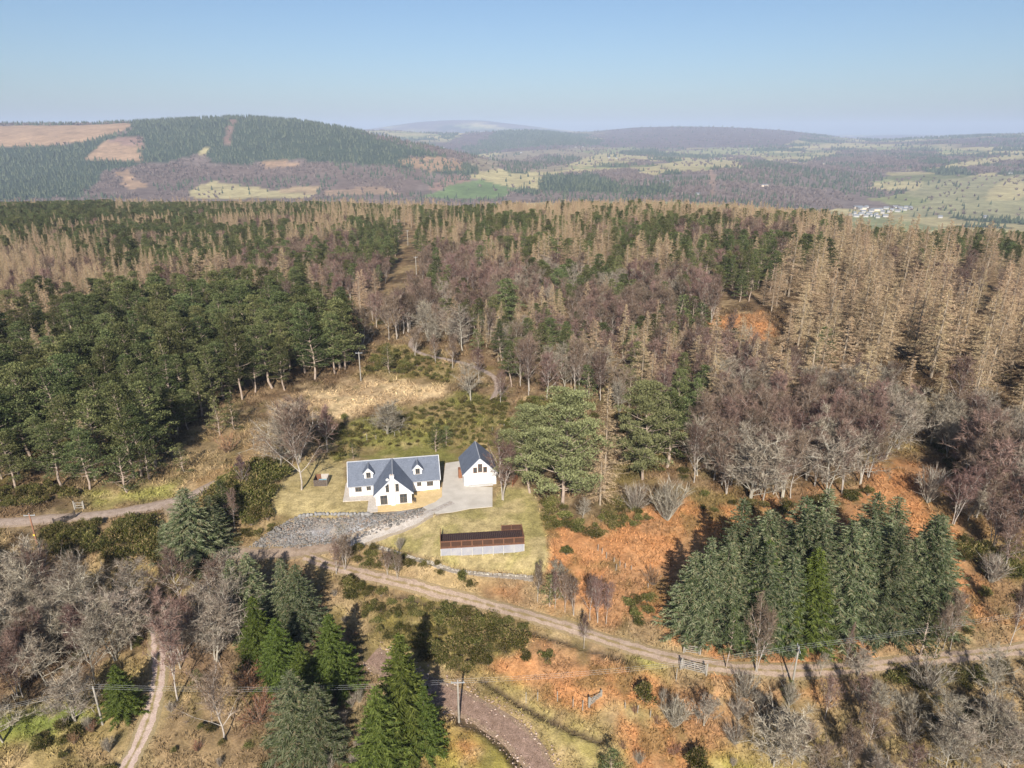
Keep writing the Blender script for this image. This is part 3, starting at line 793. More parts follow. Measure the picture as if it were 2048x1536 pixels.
walls_gable(house, 0, LEN, 0, DEP, EAV - .06, RDG - .16)
OH = .28
mb = MB()   # main roof, both slopes
zo = EAV - OH * SL
mb.slab([(-.16, -OH, zo), (LEN + .16, -OH, zo), (LEN + .16, DEP / 2, RDG), (-.16, DEP / 2, RDG)], .16)
mb.slab([(LEN + .16, DEP + OH, zo), (-.16, DEP + OH, zo), (-.16, DEP / 2, RDG), (LEN + .16, DEP / 2, RDG)], .16)
roof = mb.build("roof", M_SLATE, house)
MB().tube([(-.2, DEP / 2, RDG + .02), (LEN + .2, DEP / 2, RDG + .02)], [.10, .10], 6).build("ridge", M_LEAD, roof)
for xx in (-.17, LEN + .17):
    m_ = MB()
    m_.bar((xx, -OH, zo - .03), (xx, DEP / 2, RDG - .0), .10, .22); m_.bar((xx, DEP + OH, zo - .03), (xx, DEP / 2, RDG), .10, .22)
    m_.build("verge", M_TRIM, roof)
for ga, gb in ((-.1, 4.6), (11.9, LEN + .1)):
    MB().tube([(ga, -OH - .06, zo - .04), (gb, -OH - .06, zo - .04)], [.07, .07], 6).build("gutter", M_GUTTER, roof)
for pts in ([(.25, -OH, zo - .05), (.45, -.07, zo - .35), (.45, -.07, 0)], [(16.55, -OH, zo - .05), (16.45, -.07, zo - .35), (16.45, -.07, 0)]):
    MB().tube(pts, [.05] * 3, 6).build("downpipe", M_GUTTER, house)

def window(p, x, y, z0, z1, w, frame=M_FRAME, nx='y', bars=1, sill=True, depth=.10):
    """a window set in a wall that faces -y; a frame standing round a recessed pane"""
    f = .075
    m_ = MB()
    x0, x1 = x - w / 2, x + w / 2
    m_.box(x0 - f, x0, y - .05, y + depth, z0 - f, z1 + f); m_.box(x1, x1 + f, y - .05, y + depth, z0 - f, z1 + f)
    m_.box(x0, x1, y - .048, y + depth, z1, z1 + f); m_.box(x0, x1, y - .048, y + depth, z0 - f, z0)
    for k in range(bars):
        xb = x0 + (k + 1) * w / (bars + 1)
        m_.box(xb - .03, xb + .03, y - .03, y + depth, z0, z1)
    if z1 - z0 > 1.0:
        zt = z0 + (z1 - z0) * .62
        m_.box(x0, x1, y - .028, y + depth, zt - .03, zt + .03)
    wnd = m_.build("window", frame, p)
    MB().box(x0, x1, y - .018, y - .010, z0, z1).build("pane", M_GLASS, wnd)
    if sill:
        MB().box(x0 - .14, x1 + .14, y - .12, y + .02, z0 - f - .08, z0 - f - .002).build("sill", M_SILL, wnd)
    return wnd
window(house, 1.75, 0, .98, 2.0, 1.05); window(house, 3.65, 0, 1.12, 2.0, .68)
window(house, 13.1, 0, 1.12, 2.0, .68); window(house, 15.15, 0, .98, 2.0, 1.05)

# front wing
WX0, WX1, WY = 5.0, 11.5, -4.4
WM = (WX0 + WX1) / 2
walls_gable(house, WX0, WX1, WY, 1.5, 2.26, RDG - .13, 'y')
zw = 2.05; xo = .32
mb = MB()
yb = (zw - EAV) / SL
for sgn, xe in ((-1, WX0 - xo), (1, WX1 + xo)):
    q = [(xe, WY - .22, zw), (WM, WY - .22, RDG + .03), (WM, DEP / 2 - .05, RDG + .03), (xe, yb - .02, zw)]
    mb.slab(q[::-1] if sgn > 0 and False else (q if sgn > 0 else q[::-1]), .15)
wroof = mb.build("roof", M_SLATE, house)
MB().tube([(WM, WY - .25, RDG + .06), (WM, DEP / 2, RDG + .06)], [.10, .10], 6).build("ridge", M_LEAD, wroof)
for xe in (WX0 - xo, WX1 + xo):
    m_ = MB(); m_.bar((xe, WY - .26, zw - .02), (WM, WY - .26, RDG - .0), .08, .22)
    m_.build("verge", M_TRIM, wroof)
    m_ = MB(); m_.bar((xe, yb - .04, zw + .03), (WM, DEP / 2 - .1, RDG + .04), .22, .05, (0, -.6, .8))
    m_.build("valley", M_LEAD, wroof)
    MB().tube([(xe + (-.05 if xe < WM else .05), WY - .15, zw - .03), (xe + (-.05 if xe < WM else .05), -.25, zw - .03)], [.065, .065], 6).build("gutter", M_GUTTER, wroof)
window(house, WX0 + 1.45, WY, .28, 1.95, 1.15); window(house, WX0 + 5.0, WY, .28, 1.95, 1.2)
window(house, WX0 + 2.2, WY, 2.75, 4.15, .46, bars=0); window(house, WX0 + 3.98, WY, 2.75, 4.15, .46, bars=0)
ch = MB().box(WX0 + 2.75, WX0 + 3.5, WY - .38, WY + .3, -.6, 5.85).build("chimney", M_WALL, house)
MB().box(WX0 + 2.68, WX0 + 3.57, WY - .45, WY + .37, 5.852, 5.97).build("chimney_cap", M_TRIM, ch)
for k in (0, 1):
    MB().tube([(WX0 + 2.95 + .36 * k, WY - .04, 5.97), (WX0 + 2.95 + .36 * k, WY - .04, 6.25)], [.10, .09], 8).build("chimney_pot", surf_mat("clay_pot", (.42, .33, .26), (.5, .4, .32), 4), ch)
sw = (RDG + .03 - zw) / (WM - WX0 + xo)
for sgn in (-1, 1):
    for yy, t in ((-3.2, .42), (-1.55, .42)):
        xc = WM + sgn * (WM - WX0 + xo) * t
        zc = RDG + .03 - abs(xc - WM) * sw
        s_ = Vector((sgn * 1.0, 0, -sw)).normalized()
        n_ = Vector((sgn * sw, 0, 1)).normalized()
        c_ = Vector((xc, yy, zc)) + n_ * .05
        a_ = s_ * .5
        fr = MB().bar(c_ - a_, c_ + a_, .72, .10, n_).build("skylight", M_LEAD, wroof)
        c2 = c_ + n_ * .055
        MB().bar(c2 - a_ * .8, c2 + a_ * .8, .54, .012, n_).build("pane", M_GLASS, fr)
# dormers
for xc in (3.75, 12.95):
    dy, zb, ze, zr, hw = .85, 3.02, 4.30, 5.18, .78
    dm = MB()
    V = [(xc - hw, dy, zb - .1), (xc + hw, dy, zb - .1), (xc + hw, dy, ze), (xc, dy, zr - .1), (xc - hw, dy, ze)]
    V += [(a, (c - EAV) / SL + .25, c) for a, b, c in V]
    dm.add(V, [(0, 1, 2, 3, 4), (1, 6, 7, 2), (5, 0, 4, 9), (2, 7, 8, 3), (9, 4, 3, 8)])
    d_ = dm.build("dormer", M_WALL, house)
    s_d = (zr - ze) / hw
    rm = MB()
    for sgn in (-1, 1):
        xe = xc + sgn * (hw + .22); zz = ze - .22 * s_d
        q = [(xe, dy - .2, zz), (xc, dy - .2, zr + .03), (xc, (zr + .03 - EAV) / SL + .02, zr + .03), (xe, (zz - EAV) / SL + .02, zz)]
        rm.slab(q if sgn > 0 else q[::-1], .10)
    rm.build("dormer_roof", M_SLATE, d_)
    for sgn in (-1, 1):
        m_ = MB(); m_.bar((xc + sgn * (hw + .22), dy - .22, ze - .22 * s_d - .01), (xc, dy - .22, zr), .05, .15); m_.build("verge", M_TRIM, d_)
    MB().tube([(xc, dy - .22, zr + .05), (xc, (zr - EAV) / SL, zr + .05)], [.06, .06], 5).build("ridge", M_LEAD, d_)
    window(d_, xc, dy, zb + .25, zb + 1.2, .68, bars=1)
# satellite dish beside the chimney, side door, back wall left alone
V, F = [], []
for i in range(4):
    r = .28 * i / 3
    for k in range(10):
        a = 2 * math.pi * k / 10; V.append((r * math.cos(a), -.12 + .10 * (i / 3) ** 2 * -1 + .1, r * math.sin(a)))
for i in range(3):
    for k in range(10): F.append((i * 10 + k, i * 10 + (k + 1) % 10, (i + 1) * 10 + (k + 1) % 10, (i + 1) * 10 + k))
dish = MB(); dish.add([(WX0 + 2.3 + a, WY - .22 + b, 5.35 + c) for a, b, c in V], F); dish.bar((WX0 + 2.3, WY - .15, 5.3), (WX0 + 2.72, WY - .1, 5.2), .04)
dish.build("satellite_dish", surf_mat("dish", (.6, .6, .6), (.68, .68, .68), 3), house)

# ---- garage with a room in the roof
_g = np.array(flat_pt(928.3, 972.5, 0))
garage = empty("garage", (_g[0], _g[1], .03), math.radians(9.5))
tag(garage, "white gabled outbuilding with slate roof and three brown loft windows beside the gravel yard", "garage")
GW, GD, GE, GR_ = 6.3, 7.6, 2.55, 5.66
walls_gable(garage, 0, GW, 0, GD, GE - .06, GR_ - .15, 'y')
gs = (GR_ - GE) / (GW / 2)
mb = MB()
for sgn in (-1, 1):
    xe = GW / 2 + sgn * (GW / 2 + .22); zz = GE - .22 * gs
    q = [(xe, -.2, zz), (GW / 2, -.2, GR_), (GW / 2, GD + .2, GR_), (xe, GD + .2, zz)]
    mb.slab(q if sgn > 0 else q[::-1], .15)
gr = mb.build("roof", M_SLATE, garage)
MB().tube([(GW / 2, -.22, GR_ + .03), (GW / 2, GD + .22, GR_ + .03)], [.10, .10], 6).build("ridge", M_LEAD, gr)
for sgn in (-1, 1):
    xe = GW / 2 + sgn * (GW / 2 + .22); zz = GE - .22 * gs
    m_ = MB(); m_.bar((xe, -.23, zz - .04), (GW / 2, -.23, GR_ - .02), .07, .22); m_.build("verge", M_TRIM, gr)
    MB().tube([(xe + sgn * .05, -.2, zz - .05), (xe + sgn * .05, GD + .2, zz - .05)], [.065, .065], 6).build("gutter", M_GUTTER, gr)
MB().tube([(-.1, -.2, GE - .3), (.12, -.07, GE - .6), (.12, -.07, 0)], [.05] * 3, 6).build("downpipe", M_GUTTER, garage)
window(garage, GW / 2 - .95, 0, 2.75, 3.75, .62, M_BROWNF, bars=0); window(garage, GW / 2 + .02, 0, 2.85, 4.45, .72, M_BROWNF, bars=0); window(garage, GW / 2 + .98, 0, 2.75, 3.75, .62, M_BROWNF, bars=0)
n_ = Vector((-gs, 0, 1)).normalized(); s_ = Vector((-1, 0, -gs)).normalized()
c_ = Vector((GW / 2 - 1.5, 1.7, GR_ - 1.5 * gs)) + n_ * .05
fr = MB().bar(c_ - s_ * .6, c_ + s_ * .6, .8, .10, n_).build("skylight", M_LEAD, gr)
c_ = c_ + n_ * .055
MB().bar(c_ - s_ * .48, c_ + s_ * .48, .6, .012, n_).build("pane", M_GLASS, fr)
MB().box(.9, 5.6, -.55, -.01, -.3, .22).build("plinth", M_SILL, garage, .02)
MB().box(-.75, -.06, 3.4, 4.5, -.3, 1.9).build("timber_store", M_BROWNF, garage, .02)

# timber screen by the birch at the garage corner
scr_p = at([(1030, 966)])[0]
scr = empty("timber_screen", (scr_p[0], scr_p[1], scr_p[2]), math.radians(70))
tag(scr, "brown slatted timber screen standing right behind the birch at the garage", "screen")
for i in range(3):
    MB().box(-1.5 + i * 1.5 - .05, -1.5 + i * 1.5 + .05, -.05, .05, -.4, 1.6).build("post", M_BROWNF, scr)
for i in range(7):
    MB().box(-1.55, 1.55, -.075, -.052, .12 + i * .21, .28 + i * .21).build("slat", M_BROWNF, scr)

# ---- yard surfaces, level sheets one above the other
def sheet(name, px_poly, z, mat):
    P = [flat_pt(a, b, z) for a, b in px_poly]
    return tag(MB().prism(P[::-1], z - .35, z).build(name, mat), kind="structure")
def paving_mat(name, c1, c2, mort, scale):
    m, nt, b = new_mat(name)
    g_ = nt.nodes.new("ShaderNodeNewGeometry"); mp = nt.nodes.new("ShaderNodeMapping"); mp.inputs['Rotation'].default_value = (0, 0, -HRZ)
    br = nt.nodes.new("ShaderNodeTexBrick"); br.inputs['Scale'].default_value = scale; br.inputs['Mortar Size'].default_value = .02; br.inputs['Brick Width'].default_value = .6; br.inputs['Row Height'].default_value = .6
    br.inputs['Color1'].default_value = (*c1, 1); br.inputs['Color2'].default_value = (*c2, 1); br.inputs['Mortar'].default_value = (*mort, 1)
    nt.links.new(g_.outputs['Position'], mp.inputs[0]); nt.links.new(mp.outputs[0], br.inputs['Vector'])
    n = nt.nodes.new("ShaderNodeTexNoise"); n.inputs['Scale'].default_value = .8; n.inputs['Detail'].default_value = 5
    nt.links.new(g_.outputs['Position'], n.inputs['Vector'])
    mr = nt.nodes.new("ShaderNodeMapRange"); mr.inputs[3].default_value = .8; mr.inputs[4].default_value = 1.2; nt.links.new(n.outputs['Fac'], mr.inputs[0])
    mx = nt.nodes.new("ShaderNodeMix"); mx.data_type = 'RGBA'; mx.blend_type = 'MULTIPLY'; mx.inputs[0].default_value = 1
    nt.links.new(br.outputs[0], mx.inputs[6]); nt.links.new(mr.outputs[0], mx.inputs[7]); nt.links.new(mx.outputs[2], b.inputs['Base Color'])
    return m
M_GRAVEL = surf_mat("yard_gravel", (.40, .365, .32), (.50, .46, .41), .5, .95, .5, .1, 9, bscale=9, space='Object')
M_PALE = paving_mat("pale_slabs", (.44, .39, .34), (.50, .45, .40), (.34, .30, .26), 1.0)
M_SAND = paving_mat("sand_setts", (.52, .38, .19), (.58, .43, .23), (.46, .33, .16), 1.0)
sheet("courtyard", [(884, 978), (891, 926), (921, 922), (931, 972), (985, 974), (985, 1013), (940, 1017), (905, 1024), (868, 1028), (846, 1014), (868, 1004), (884, 993)], .03, M_GRAVEL)
sheet("patio", [(754, 1023), (750, 985), (830, 985), (884, 974), (884, 993), (870, 1004), (845, 1013), (800, 1021)], .045, M_SAND)
sheet("path", [(685.7, 1003), (692, 966), (702, 960), (756, 985), (755.5, 1023), (734, 1025), (737, 1000)], .055, M_PALE)

# a small bench seat by the sunny side of the wing
bp_ = flat_pt(829, 1003, .05)
bench = empty("garden_bench", (bp_[0], bp_[1], .05), HRZ + math.radians(90))
tag(bench, "small dark wooden garden bench on the sand coloured patio beside the gable wing", "bench")
MB().box(-.7, .7, -.22, .22, .40, .45).build("seat", M_FRAME, bench); MB().box(-.7, .7, .2, .25, .452, .9).build("backrest", M_FRAME, bench)
for a in (-.62, .62):
    for b_ in (-.18, .18): MB().box(a - .03, a + .03, b_ - .03, b_ + .03, 0, .40).build("leg", M_FRAME, bench)

# ---- raised deck in the lawn
M_RUST = surf_mat("rusty_steel", (.13, .062, .036), (.20, .095, .055), 3, .8, .1)
M_MESH = surf_mat("brown_mesh_panel", (.05, .026, .017), (.075, .038, .025), 8, .8)
M_DECK = surf_mat("dark_deck_board", (.035, .021, .02), (.055, .033, .03), 4, .8)
M_SLATW = surf_mat("weathered_slat", (.25, .255, .30), (.34, .33, .34), .7, .8, .1)
M_POSTW = surf_mat("pale_post", (.42, .41, .40), (.50, .49, .47), 3, .8)
_a = np.array(flat_pt(881.3, 1111.2, -1.3)); _b = np.array(flat_pt(1048.8, 1101.1, -1.3))
DRZ = math.atan2(_b[1] - _a[1], _b[0] - _a[0]); DW = float(np.linalg.norm(_b - _a)); DD = 4.1
deck = empty("raised_deck", (_a[0], _a[1], -1.3), DRZ)
tag(deck, "long raised deck with rusty panel railing over a pale slatted skirt on the lawn", "deck")
ZF = 1.52
nb = 44
for i in range(nb):      # boards run along the deck's short side
    x0 = DW * i / nb
    MB().box(x0 + .012, x0 + DW / nb - .012, .05, DD, ZF - .04 + .004 * ((i * 7) % 3), ZF + .004 * ((i * 7) % 3)).build("board", M_DECK, deck)
MB().box(0, DW, .02, .16, ZF - .24, ZF - .045).build("beam", M_RUST, deck); MB().box(0, DW, DD - .16, DD - .02, ZF - .24, ZF - .045).build("beam", M_RUST, deck)
NBAY = 8
for i in range(NBAY + 1):
    x = DW * i / NBAY; x = min(max(x, .06), DW - .06)
    MB().box(x - .05, x + .05, -.05, .05, -.5, ZF - .242).build("skirt_post", M_POSTW, deck)
    rp = MB().box(x - .045, x + .045, -.045, .045, ZF - .24, ZF + 1.12).build("rail_post", M_RUST, deck)
for i in range(NBAY):
    x0, x1 = DW * i / NBAY + .07, DW * (i + 1) / NBAY - .07
    m_ = MB()
    for k in range(11):
        m_.box(x0, x1, -.028, -.004, -.22 + k * .138, -.22 + k * .138 + .125)
    sk = m_.build("skirt_panel", M_SLATW, deck)
    fr = MB(); fr.box(x0 - .02, x1 + .02, -.03, .03, ZF + 1.0, ZF + 1.07); fr.box(x0 - .02, x1 + .02, -.03, .03, ZF + .08, ZF + .14); fr.box(x0 - .02, x0 + .02, -.028, .028, ZF + .13, ZF + 1.01); fr.box(x1 - .02, x1 + .02, -.028, .028, ZF + .13, ZF + 1.01)
    fo = fr.build("rail_panel", M_RUST, deck)
    MB().box(x0 + .03, x1 - .03, -.012, .012, ZF + .142, ZF + .998).build("mesh_sheet", M_MESH, fo)
MB().box(-.02, DW + .02, -.05, .05, ZF - .12, ZF - .05).build("edge_trim", M_RUST, deck)
MB().box(-.02, DW + .02, -.06, .06, ZF + 1.122, ZF + 1.17).build("handrail", M_RUST, deck)
def side_rail(xa, ya, xb, yb_, n):
    for i in range(n + 1):
        t = i / n; x, y = xa + (xb - xa) * t, ya + (yb_ - ya) * t
        if i > 0 or (xa not in (.06,) and ya > .2): MB().box(x - .045, x + .045, y - .045, y + .045, ZF - .2, ZF + 1.12).build("rail_post", M_RUST, deck)
    for i in range(n):
        a = Vector((xa + (xb - xa) * i / n, ya + (yb_ - ya) * i / n, 0)); b = Vector((xa + (xb - xa) * (i + 1) / n, ya + (yb_ - ya) * (i + 1) / n, 0))
        d = (b - a).normalized() * .06
        p = MB(); p.bar(a + d + Vector((0, 0, ZF + 1.03)), b - d + Vector((0, 0, ZF + 1.03)), .05, .06); p.bar(a + d + Vector((0, 0, ZF + .11)), b - d + Vector((0, 0, ZF + .11)), .05, .06)
        fo = p.build("rail_panel", M_RUST, deck)
        MB().bar(a + d * 1.3 + Vector((0, 0, ZF + .57)), b - d * 1.3 + Vector((0, 0, ZF + .57)), .022, .82).build("mesh_sheet", M_MESH, fo)
side_rail(.06, .06, .06, DD - .1, 2); side_rail(DW - .06, .06, DW - .06, DD - .1, 2); side_rail(DW - 3.5, DD - .06, DW - .06, DD - .06, 2)
for xx in (.06, DW - .06):
    MB().box(xx - .06, xx + .06, .07, DD, ZF + 1.122, ZF + 1.165).build("handrail", M_RUST, deck)

# ---- open timber pen with pallets inside, on the side lawn
pp = at([(641, 972)])[0]
pen = empty("timber_pen", (pp[0], pp[1], pp[2]), math.radians(4))
tag(pen, "square open-topped dark timber pen holding blue and rusty sheets on the side lawn", "pen")
M_PEN = surf_mat("dark_pen_timber", (.075, .06, .052), (.12, .095, .08), 5, .85, .2)
M_PENP = surf_mat("grey_pen_timber", (.36, .32, .29), (.44, .40, .36), 5, .85)
W_ = 2.5
for i in range(10):
    x0 = -W_ / 2 + i * W_ / 10
    MB().box(x0 + .008, x0 + W_ / 10 - .008, -.03, 0, -.1, 1.28 + .02 * ((i * 5) % 3)).build("plank", M_PEN, pen)
    MB().box(x0 + .008, x0 + W_ / 10 - .008, W_, W_ + .03, -.1, 1.32 + .02 * ((i * 3) % 3)).build("plank", M_PENP if i > 3 else M_RUST, pen)
for sx in (-1, 1):
    for i in range(10):
        y0 = i * W_ / 10
        MB().box(sx * W_ / 2 - .018, sx * W_ / 2 + .018, y0 + .008, y0 + W_ / 10 - .008, -.1, 1.3 + .02 * ((i * 7) % 3)).build("plank", M_PEN if sx < 0 else M_PENP, pen)
M_BLUE = surf_mat("blue_sheet", (.16, .30, .38), (.22, .38, .46), 5, .6)
pal = empty("pallet_stack", (pp[0] + .1, pp[1] + 1.1, pp[2] + .02), math.radians(4))
tag(pal, "pale blue slatted pallet lying inside the timber pen", "pallet")
for i in range(6): MB().box(-.75, .75, -.75 + i * .26, -.75 + i * .26 + .17, .5, .56).build("slat", M_BLUE, pal)
for i in range(3): MB().box(-.7 + i * .62, -.58 + i * .62, -.75, .72, 0, .498).build("bearer", M_PEN, pal)

# ---- dark car parked at the end of the upper track
M_CAR = surf_mat("car_paint", (.03, .012, .016), (.04, .016, .02), 2, .25, 0, .6)
M_TYRE = surf_mat("tyre", (.02, .02, .02), (.03, .03, .03), 5, .9)
M_LAMP = surf_mat("tail_lamp", (.35, .02, .02), (.4, .03, .03), 5, .3)
cpos = at([(490, 940)])[0]
car = empty("parked_car", (cpos[0], cpos[1], cpos[2] + .06), math.radians(38))
tag(car, "dark maroon car parked among the scrub at the end of the gravel track", "car")
prof = [(-2.2, .35), (2.1, .35), (2.2, .75), (1.9, .95), (.95, 1.02), (.35, 1.5), (-1.5, 1.55), (-2.1, 1.0), (-2.25, .8)]
mb = MB(); k = len(prof)
V = [(a, -.86, b) for a, b in prof] + [(a, .86, b) for a, b in prof]
for i, (a, b) in enumerate(prof):
    if b > 1.2: V[i] = (a, -.68, b); V[i + k] = (a, .68, b)
mb.add(V, [tuple(range(k)), tuple(range(2 * k - 1, k - 1, -1))] + [(i, i + k, (i + 1) % k + k, (i + 1) % k) for i in range(k)])
mb.build("body", M_CAR, car, .05)
for sy in (-1, 1):
    for xx in (-1.35, 1.35):
        MB().tube([(xx, sy * .72, .33), (xx, sy * .90, .33)], [.33, .33], 14).build("wheel", M_TYRE, car)
    MB().add([(-1.35, sy * .80, 1.05), (.72, sy * .81, 1.06), (.30, sy * .70, 1.44), (-1.3, sy * .70, 1.47)], [(0, 1, 2, 3)]).build("side_window", M_GLASS, car)
    MB().box(-2.29, -2.2, sy * .7 - .12, sy * .7 + .12, .78, .95).build("tail_light", M_LAMP, car)
MB().add([(-2.13, -.62, 1.03), (-2.13, .62, 1.03), (-1.58, .58, 1.50), (-1.58, -.58, 1.50)], [(0, 1, 2, 3)]).build("rear_window", M_GLASS, car)
# ------------------------------------------------------------------ trees and bushes: prototypes
M_BARK_W = surf_mat("pale_birch_bark", (.27, .235, .205), (.45, .405, .36), 1.5, .9, 0, .1)
M_BARK_G = surf_mat("lichen_bark", (.27, .245, .20), (.42, .39, .33), 1.2, .9, 0, .1)
M_BARK_P = surf_mat("pine_bark", (.26, .20, .16), (.40, .32, .26), 1.0, .9, 0, .1)
M_BARK_D = surf_mat("spruce_bark", (.16, .12, .09), (.24, .19, .15), 1.0, .9, 0, .1)
M_BARK_L = surf_mat("larch_bark", (.24, .19, .145), (.36, .30, .225), 1.0, .9, 0, .1)
V_BIRCH = veg_mat("birch_twigs", [(.088, .056, .044), (.155, .106, .084), (.26, .185, .145)], .36, .025)
V_GREY = veg_mat("lichen_twigs", [(.125, .096, .074), (.225, .185, .142), (.39, .345, .275)], .25, .015)
V_LARCH = veg_mat("larch_twigs", [(.17, .112, .062), (.37, .265, .155), (.57, .44, .285)], .22, .012)
V_PINE = veg_mat("pine_needles", [(.024, .031, .012), (.072, .084, .034), (.18, .19, .083)], .45, .03)
V_PINEL = veg_mat("grey_pine_needles", [(.08, .088, .04), (.155, .165, .075), (.25, .26, .13)], .15, .015)
V_SPRUCE = veg_mat("spruce_needles", [(.032, .045, .010), (.068, .09, .022), (.125, .148, .038)], .2, .015)
V_SITKA = veg_mat("sitka_needles", [(.026, .038, .016), (.05, .068, .03), (.08, .10, .046), (.115, .135, .072), (.18, .195, .12), (.17, .14, .075)], .34, .015)
V_GORSE = veg_mat("gorse_spines", [(.028, .032, .009), (.06, .066, .018), (.115, .11, .035), (.25, .19, .095)], .42, .02)
V_RED = veg_mat("rust_twigs", [(.18, .085, .045), (.28, .14, .08), (.36, .20, .12)], .2, .015)

def unit(v): return v / (np.linalg.norm(v, axis=-1, keepdims=True) + 1e-9)

def bare_tree(seed, h, nstem=1, spread=.12, limb_el=(40, 68), limb_len=.34, nlimb=14, nsub=7, ntw=9, tw_len=.85, tw_w=.035, t0=.22, r0=None, sub_r=.016, droop=.1, up=.35):
    rng = np.random.default_rng(seed)
    T, C = Acc(), Acc()
    for s in range(nstem):
        hh = h * rng.uniform(.82, 1) if s else h
        az = rng.uniform(0, 2 * np.pi); lean = spread * (rng.uniform(.6, 1.5) if nstem > 1 else rng.uniform(0, .6))
        base = np.array([math.cos(az), math.sin(az), 0]) * (.15 * (nstem > 1))
        n = 8
        t = np.linspace(0, 1, n)
        wob = np.cumsum(rng.normal(0, .02, (n, 2)), 0) * hh * .35; wob[0] = 0
        P = np.stack([base[0] + math.cos(az) * lean * hh * t ** 1.2 + wob[:, 0], base[1] + math.sin(az) * lean * hh * t ** 1.2 + wob[:, 1], t * hh - .25], 1)
        rr = (r0 or (.011 * h + .045)) * (.75 if s else 1)
        T.tube(P, rr * (1 - t * .88), 6)
        nl = nlimb if nstem == 1 else max(5, int(nlimb * .6))
        for i in range(nl):
            tt = t0 + (1 - t0) * ((i + rng.uniform(0, 1)) / nl) ** .9
            p0 = np.array([np.interp(tt, t, P[:, k]) for k in range(3)])
            a = i * 2.4 + rng.normal(0, .4); el = math.radians(rng.uniform(*limb_el) + 10 * tt)
            L = hh * limb_len * (1.15 - .75 * tt) * rng.uniform(.75, 1.2)
            m = 4; q = np.linspace(0, 1, m)
            d0 = np.array([math.cos(a) * math.cos(el), math.sin(a) * math.cos(el), math.sin(el)])
            LP = p0 + d0 * L * q[:, None] + np.array([0, 0, up * L]) * (q ** 2)[:, None] * .5 + np.cumsum(rng.normal(0, .05, (m, 3)), 0) * L * q[:, None]
            T.tube(LP, rr * (.50 - .27 * tt) * (1 - .8 * q), 4)
            # side branches
            ts = rng.uniform(.2, 1, nsub); ts[-1] = 1
            bp = np.stack([np.interp(ts, q, LP[:, k]) for k in range(3)], 1)
            bd = unit(d0 * .7 + rng.normal(0, .55, (nsub, 3)) + np.array([0, 0, .25]))
            bl = L * rng.uniform(.3, .55, nsub)
            T.blades(bp, bd, bl, sub_r * 3.4, rng)
            # twigs
            k = nsub * ntw
            ii = np.repeat(np.arange(nsub), ntw); u = rng.uniform(.1, 1.05, k)
            tp = bp[ii] + bd[ii] * (bl[ii] * u)[:, None]
            td = unit(bd[ii] * .7 + rng.normal(0, .5, (k, 3)) + np.array([0, 0, up * .6 - droop]))
            C.blades(tp, td, tw_len * rng.uniform(.55, 1.2, k), tw_w * rng.uniform(.7, 1.3, k), rng)
    return T, C

def fan_bush(seed, h, w, nstem=26, ntw=14, tw_w=.03):
    """many stems fanning up from one stool"""
    rng = np.random.default_rng(seed)
    T, C = Acc(), Acc()
    for s in range(nstem):
        a = rng.uniform(0, 2 * np.pi); sp = rng.uniform(0, 1) ** .7 * w / 2
        t = np.linspace(0, 1, 5)
        L = h * rng.uniform(.75, 1) * (1 - .25 * (sp / (w / 2)) ** 2)
        P = np.stack([math.cos(a) * sp * t ** .8, math.sin(a) * sp * t ** .8, L * t - .1], 1) + np.cumsum(rng.normal(0, .015, (5, 3)), 0) * h
        P[0] = (0.05 * math.cos(a), .05 * math.sin(a), -.1)
        T.tube(P, .035 * (1 - .85 * t), 4)
        u = rng.uniform(.25, 1.0, ntw)
        tp = np.stack([np.interp(u, t, P[:, k]) for k in range(3)], 1)
        d = unit(np.array([math.cos(a) * sp, math.sin(a) * sp, L]))
        C.blades(tp, unit(d * .8 + rng.normal(0, .38, (ntw, 3)) + np.array([0, 0, .2])), h * .24 * rng.uniform(.6, 1.2, ntw), tw_w, rng)
        bl = unit(d * .8 + rng.normal(0, .3, (4, 3)))
        T.blades(tp[:4], bl, h * .3, .05, rng)
    return T, C

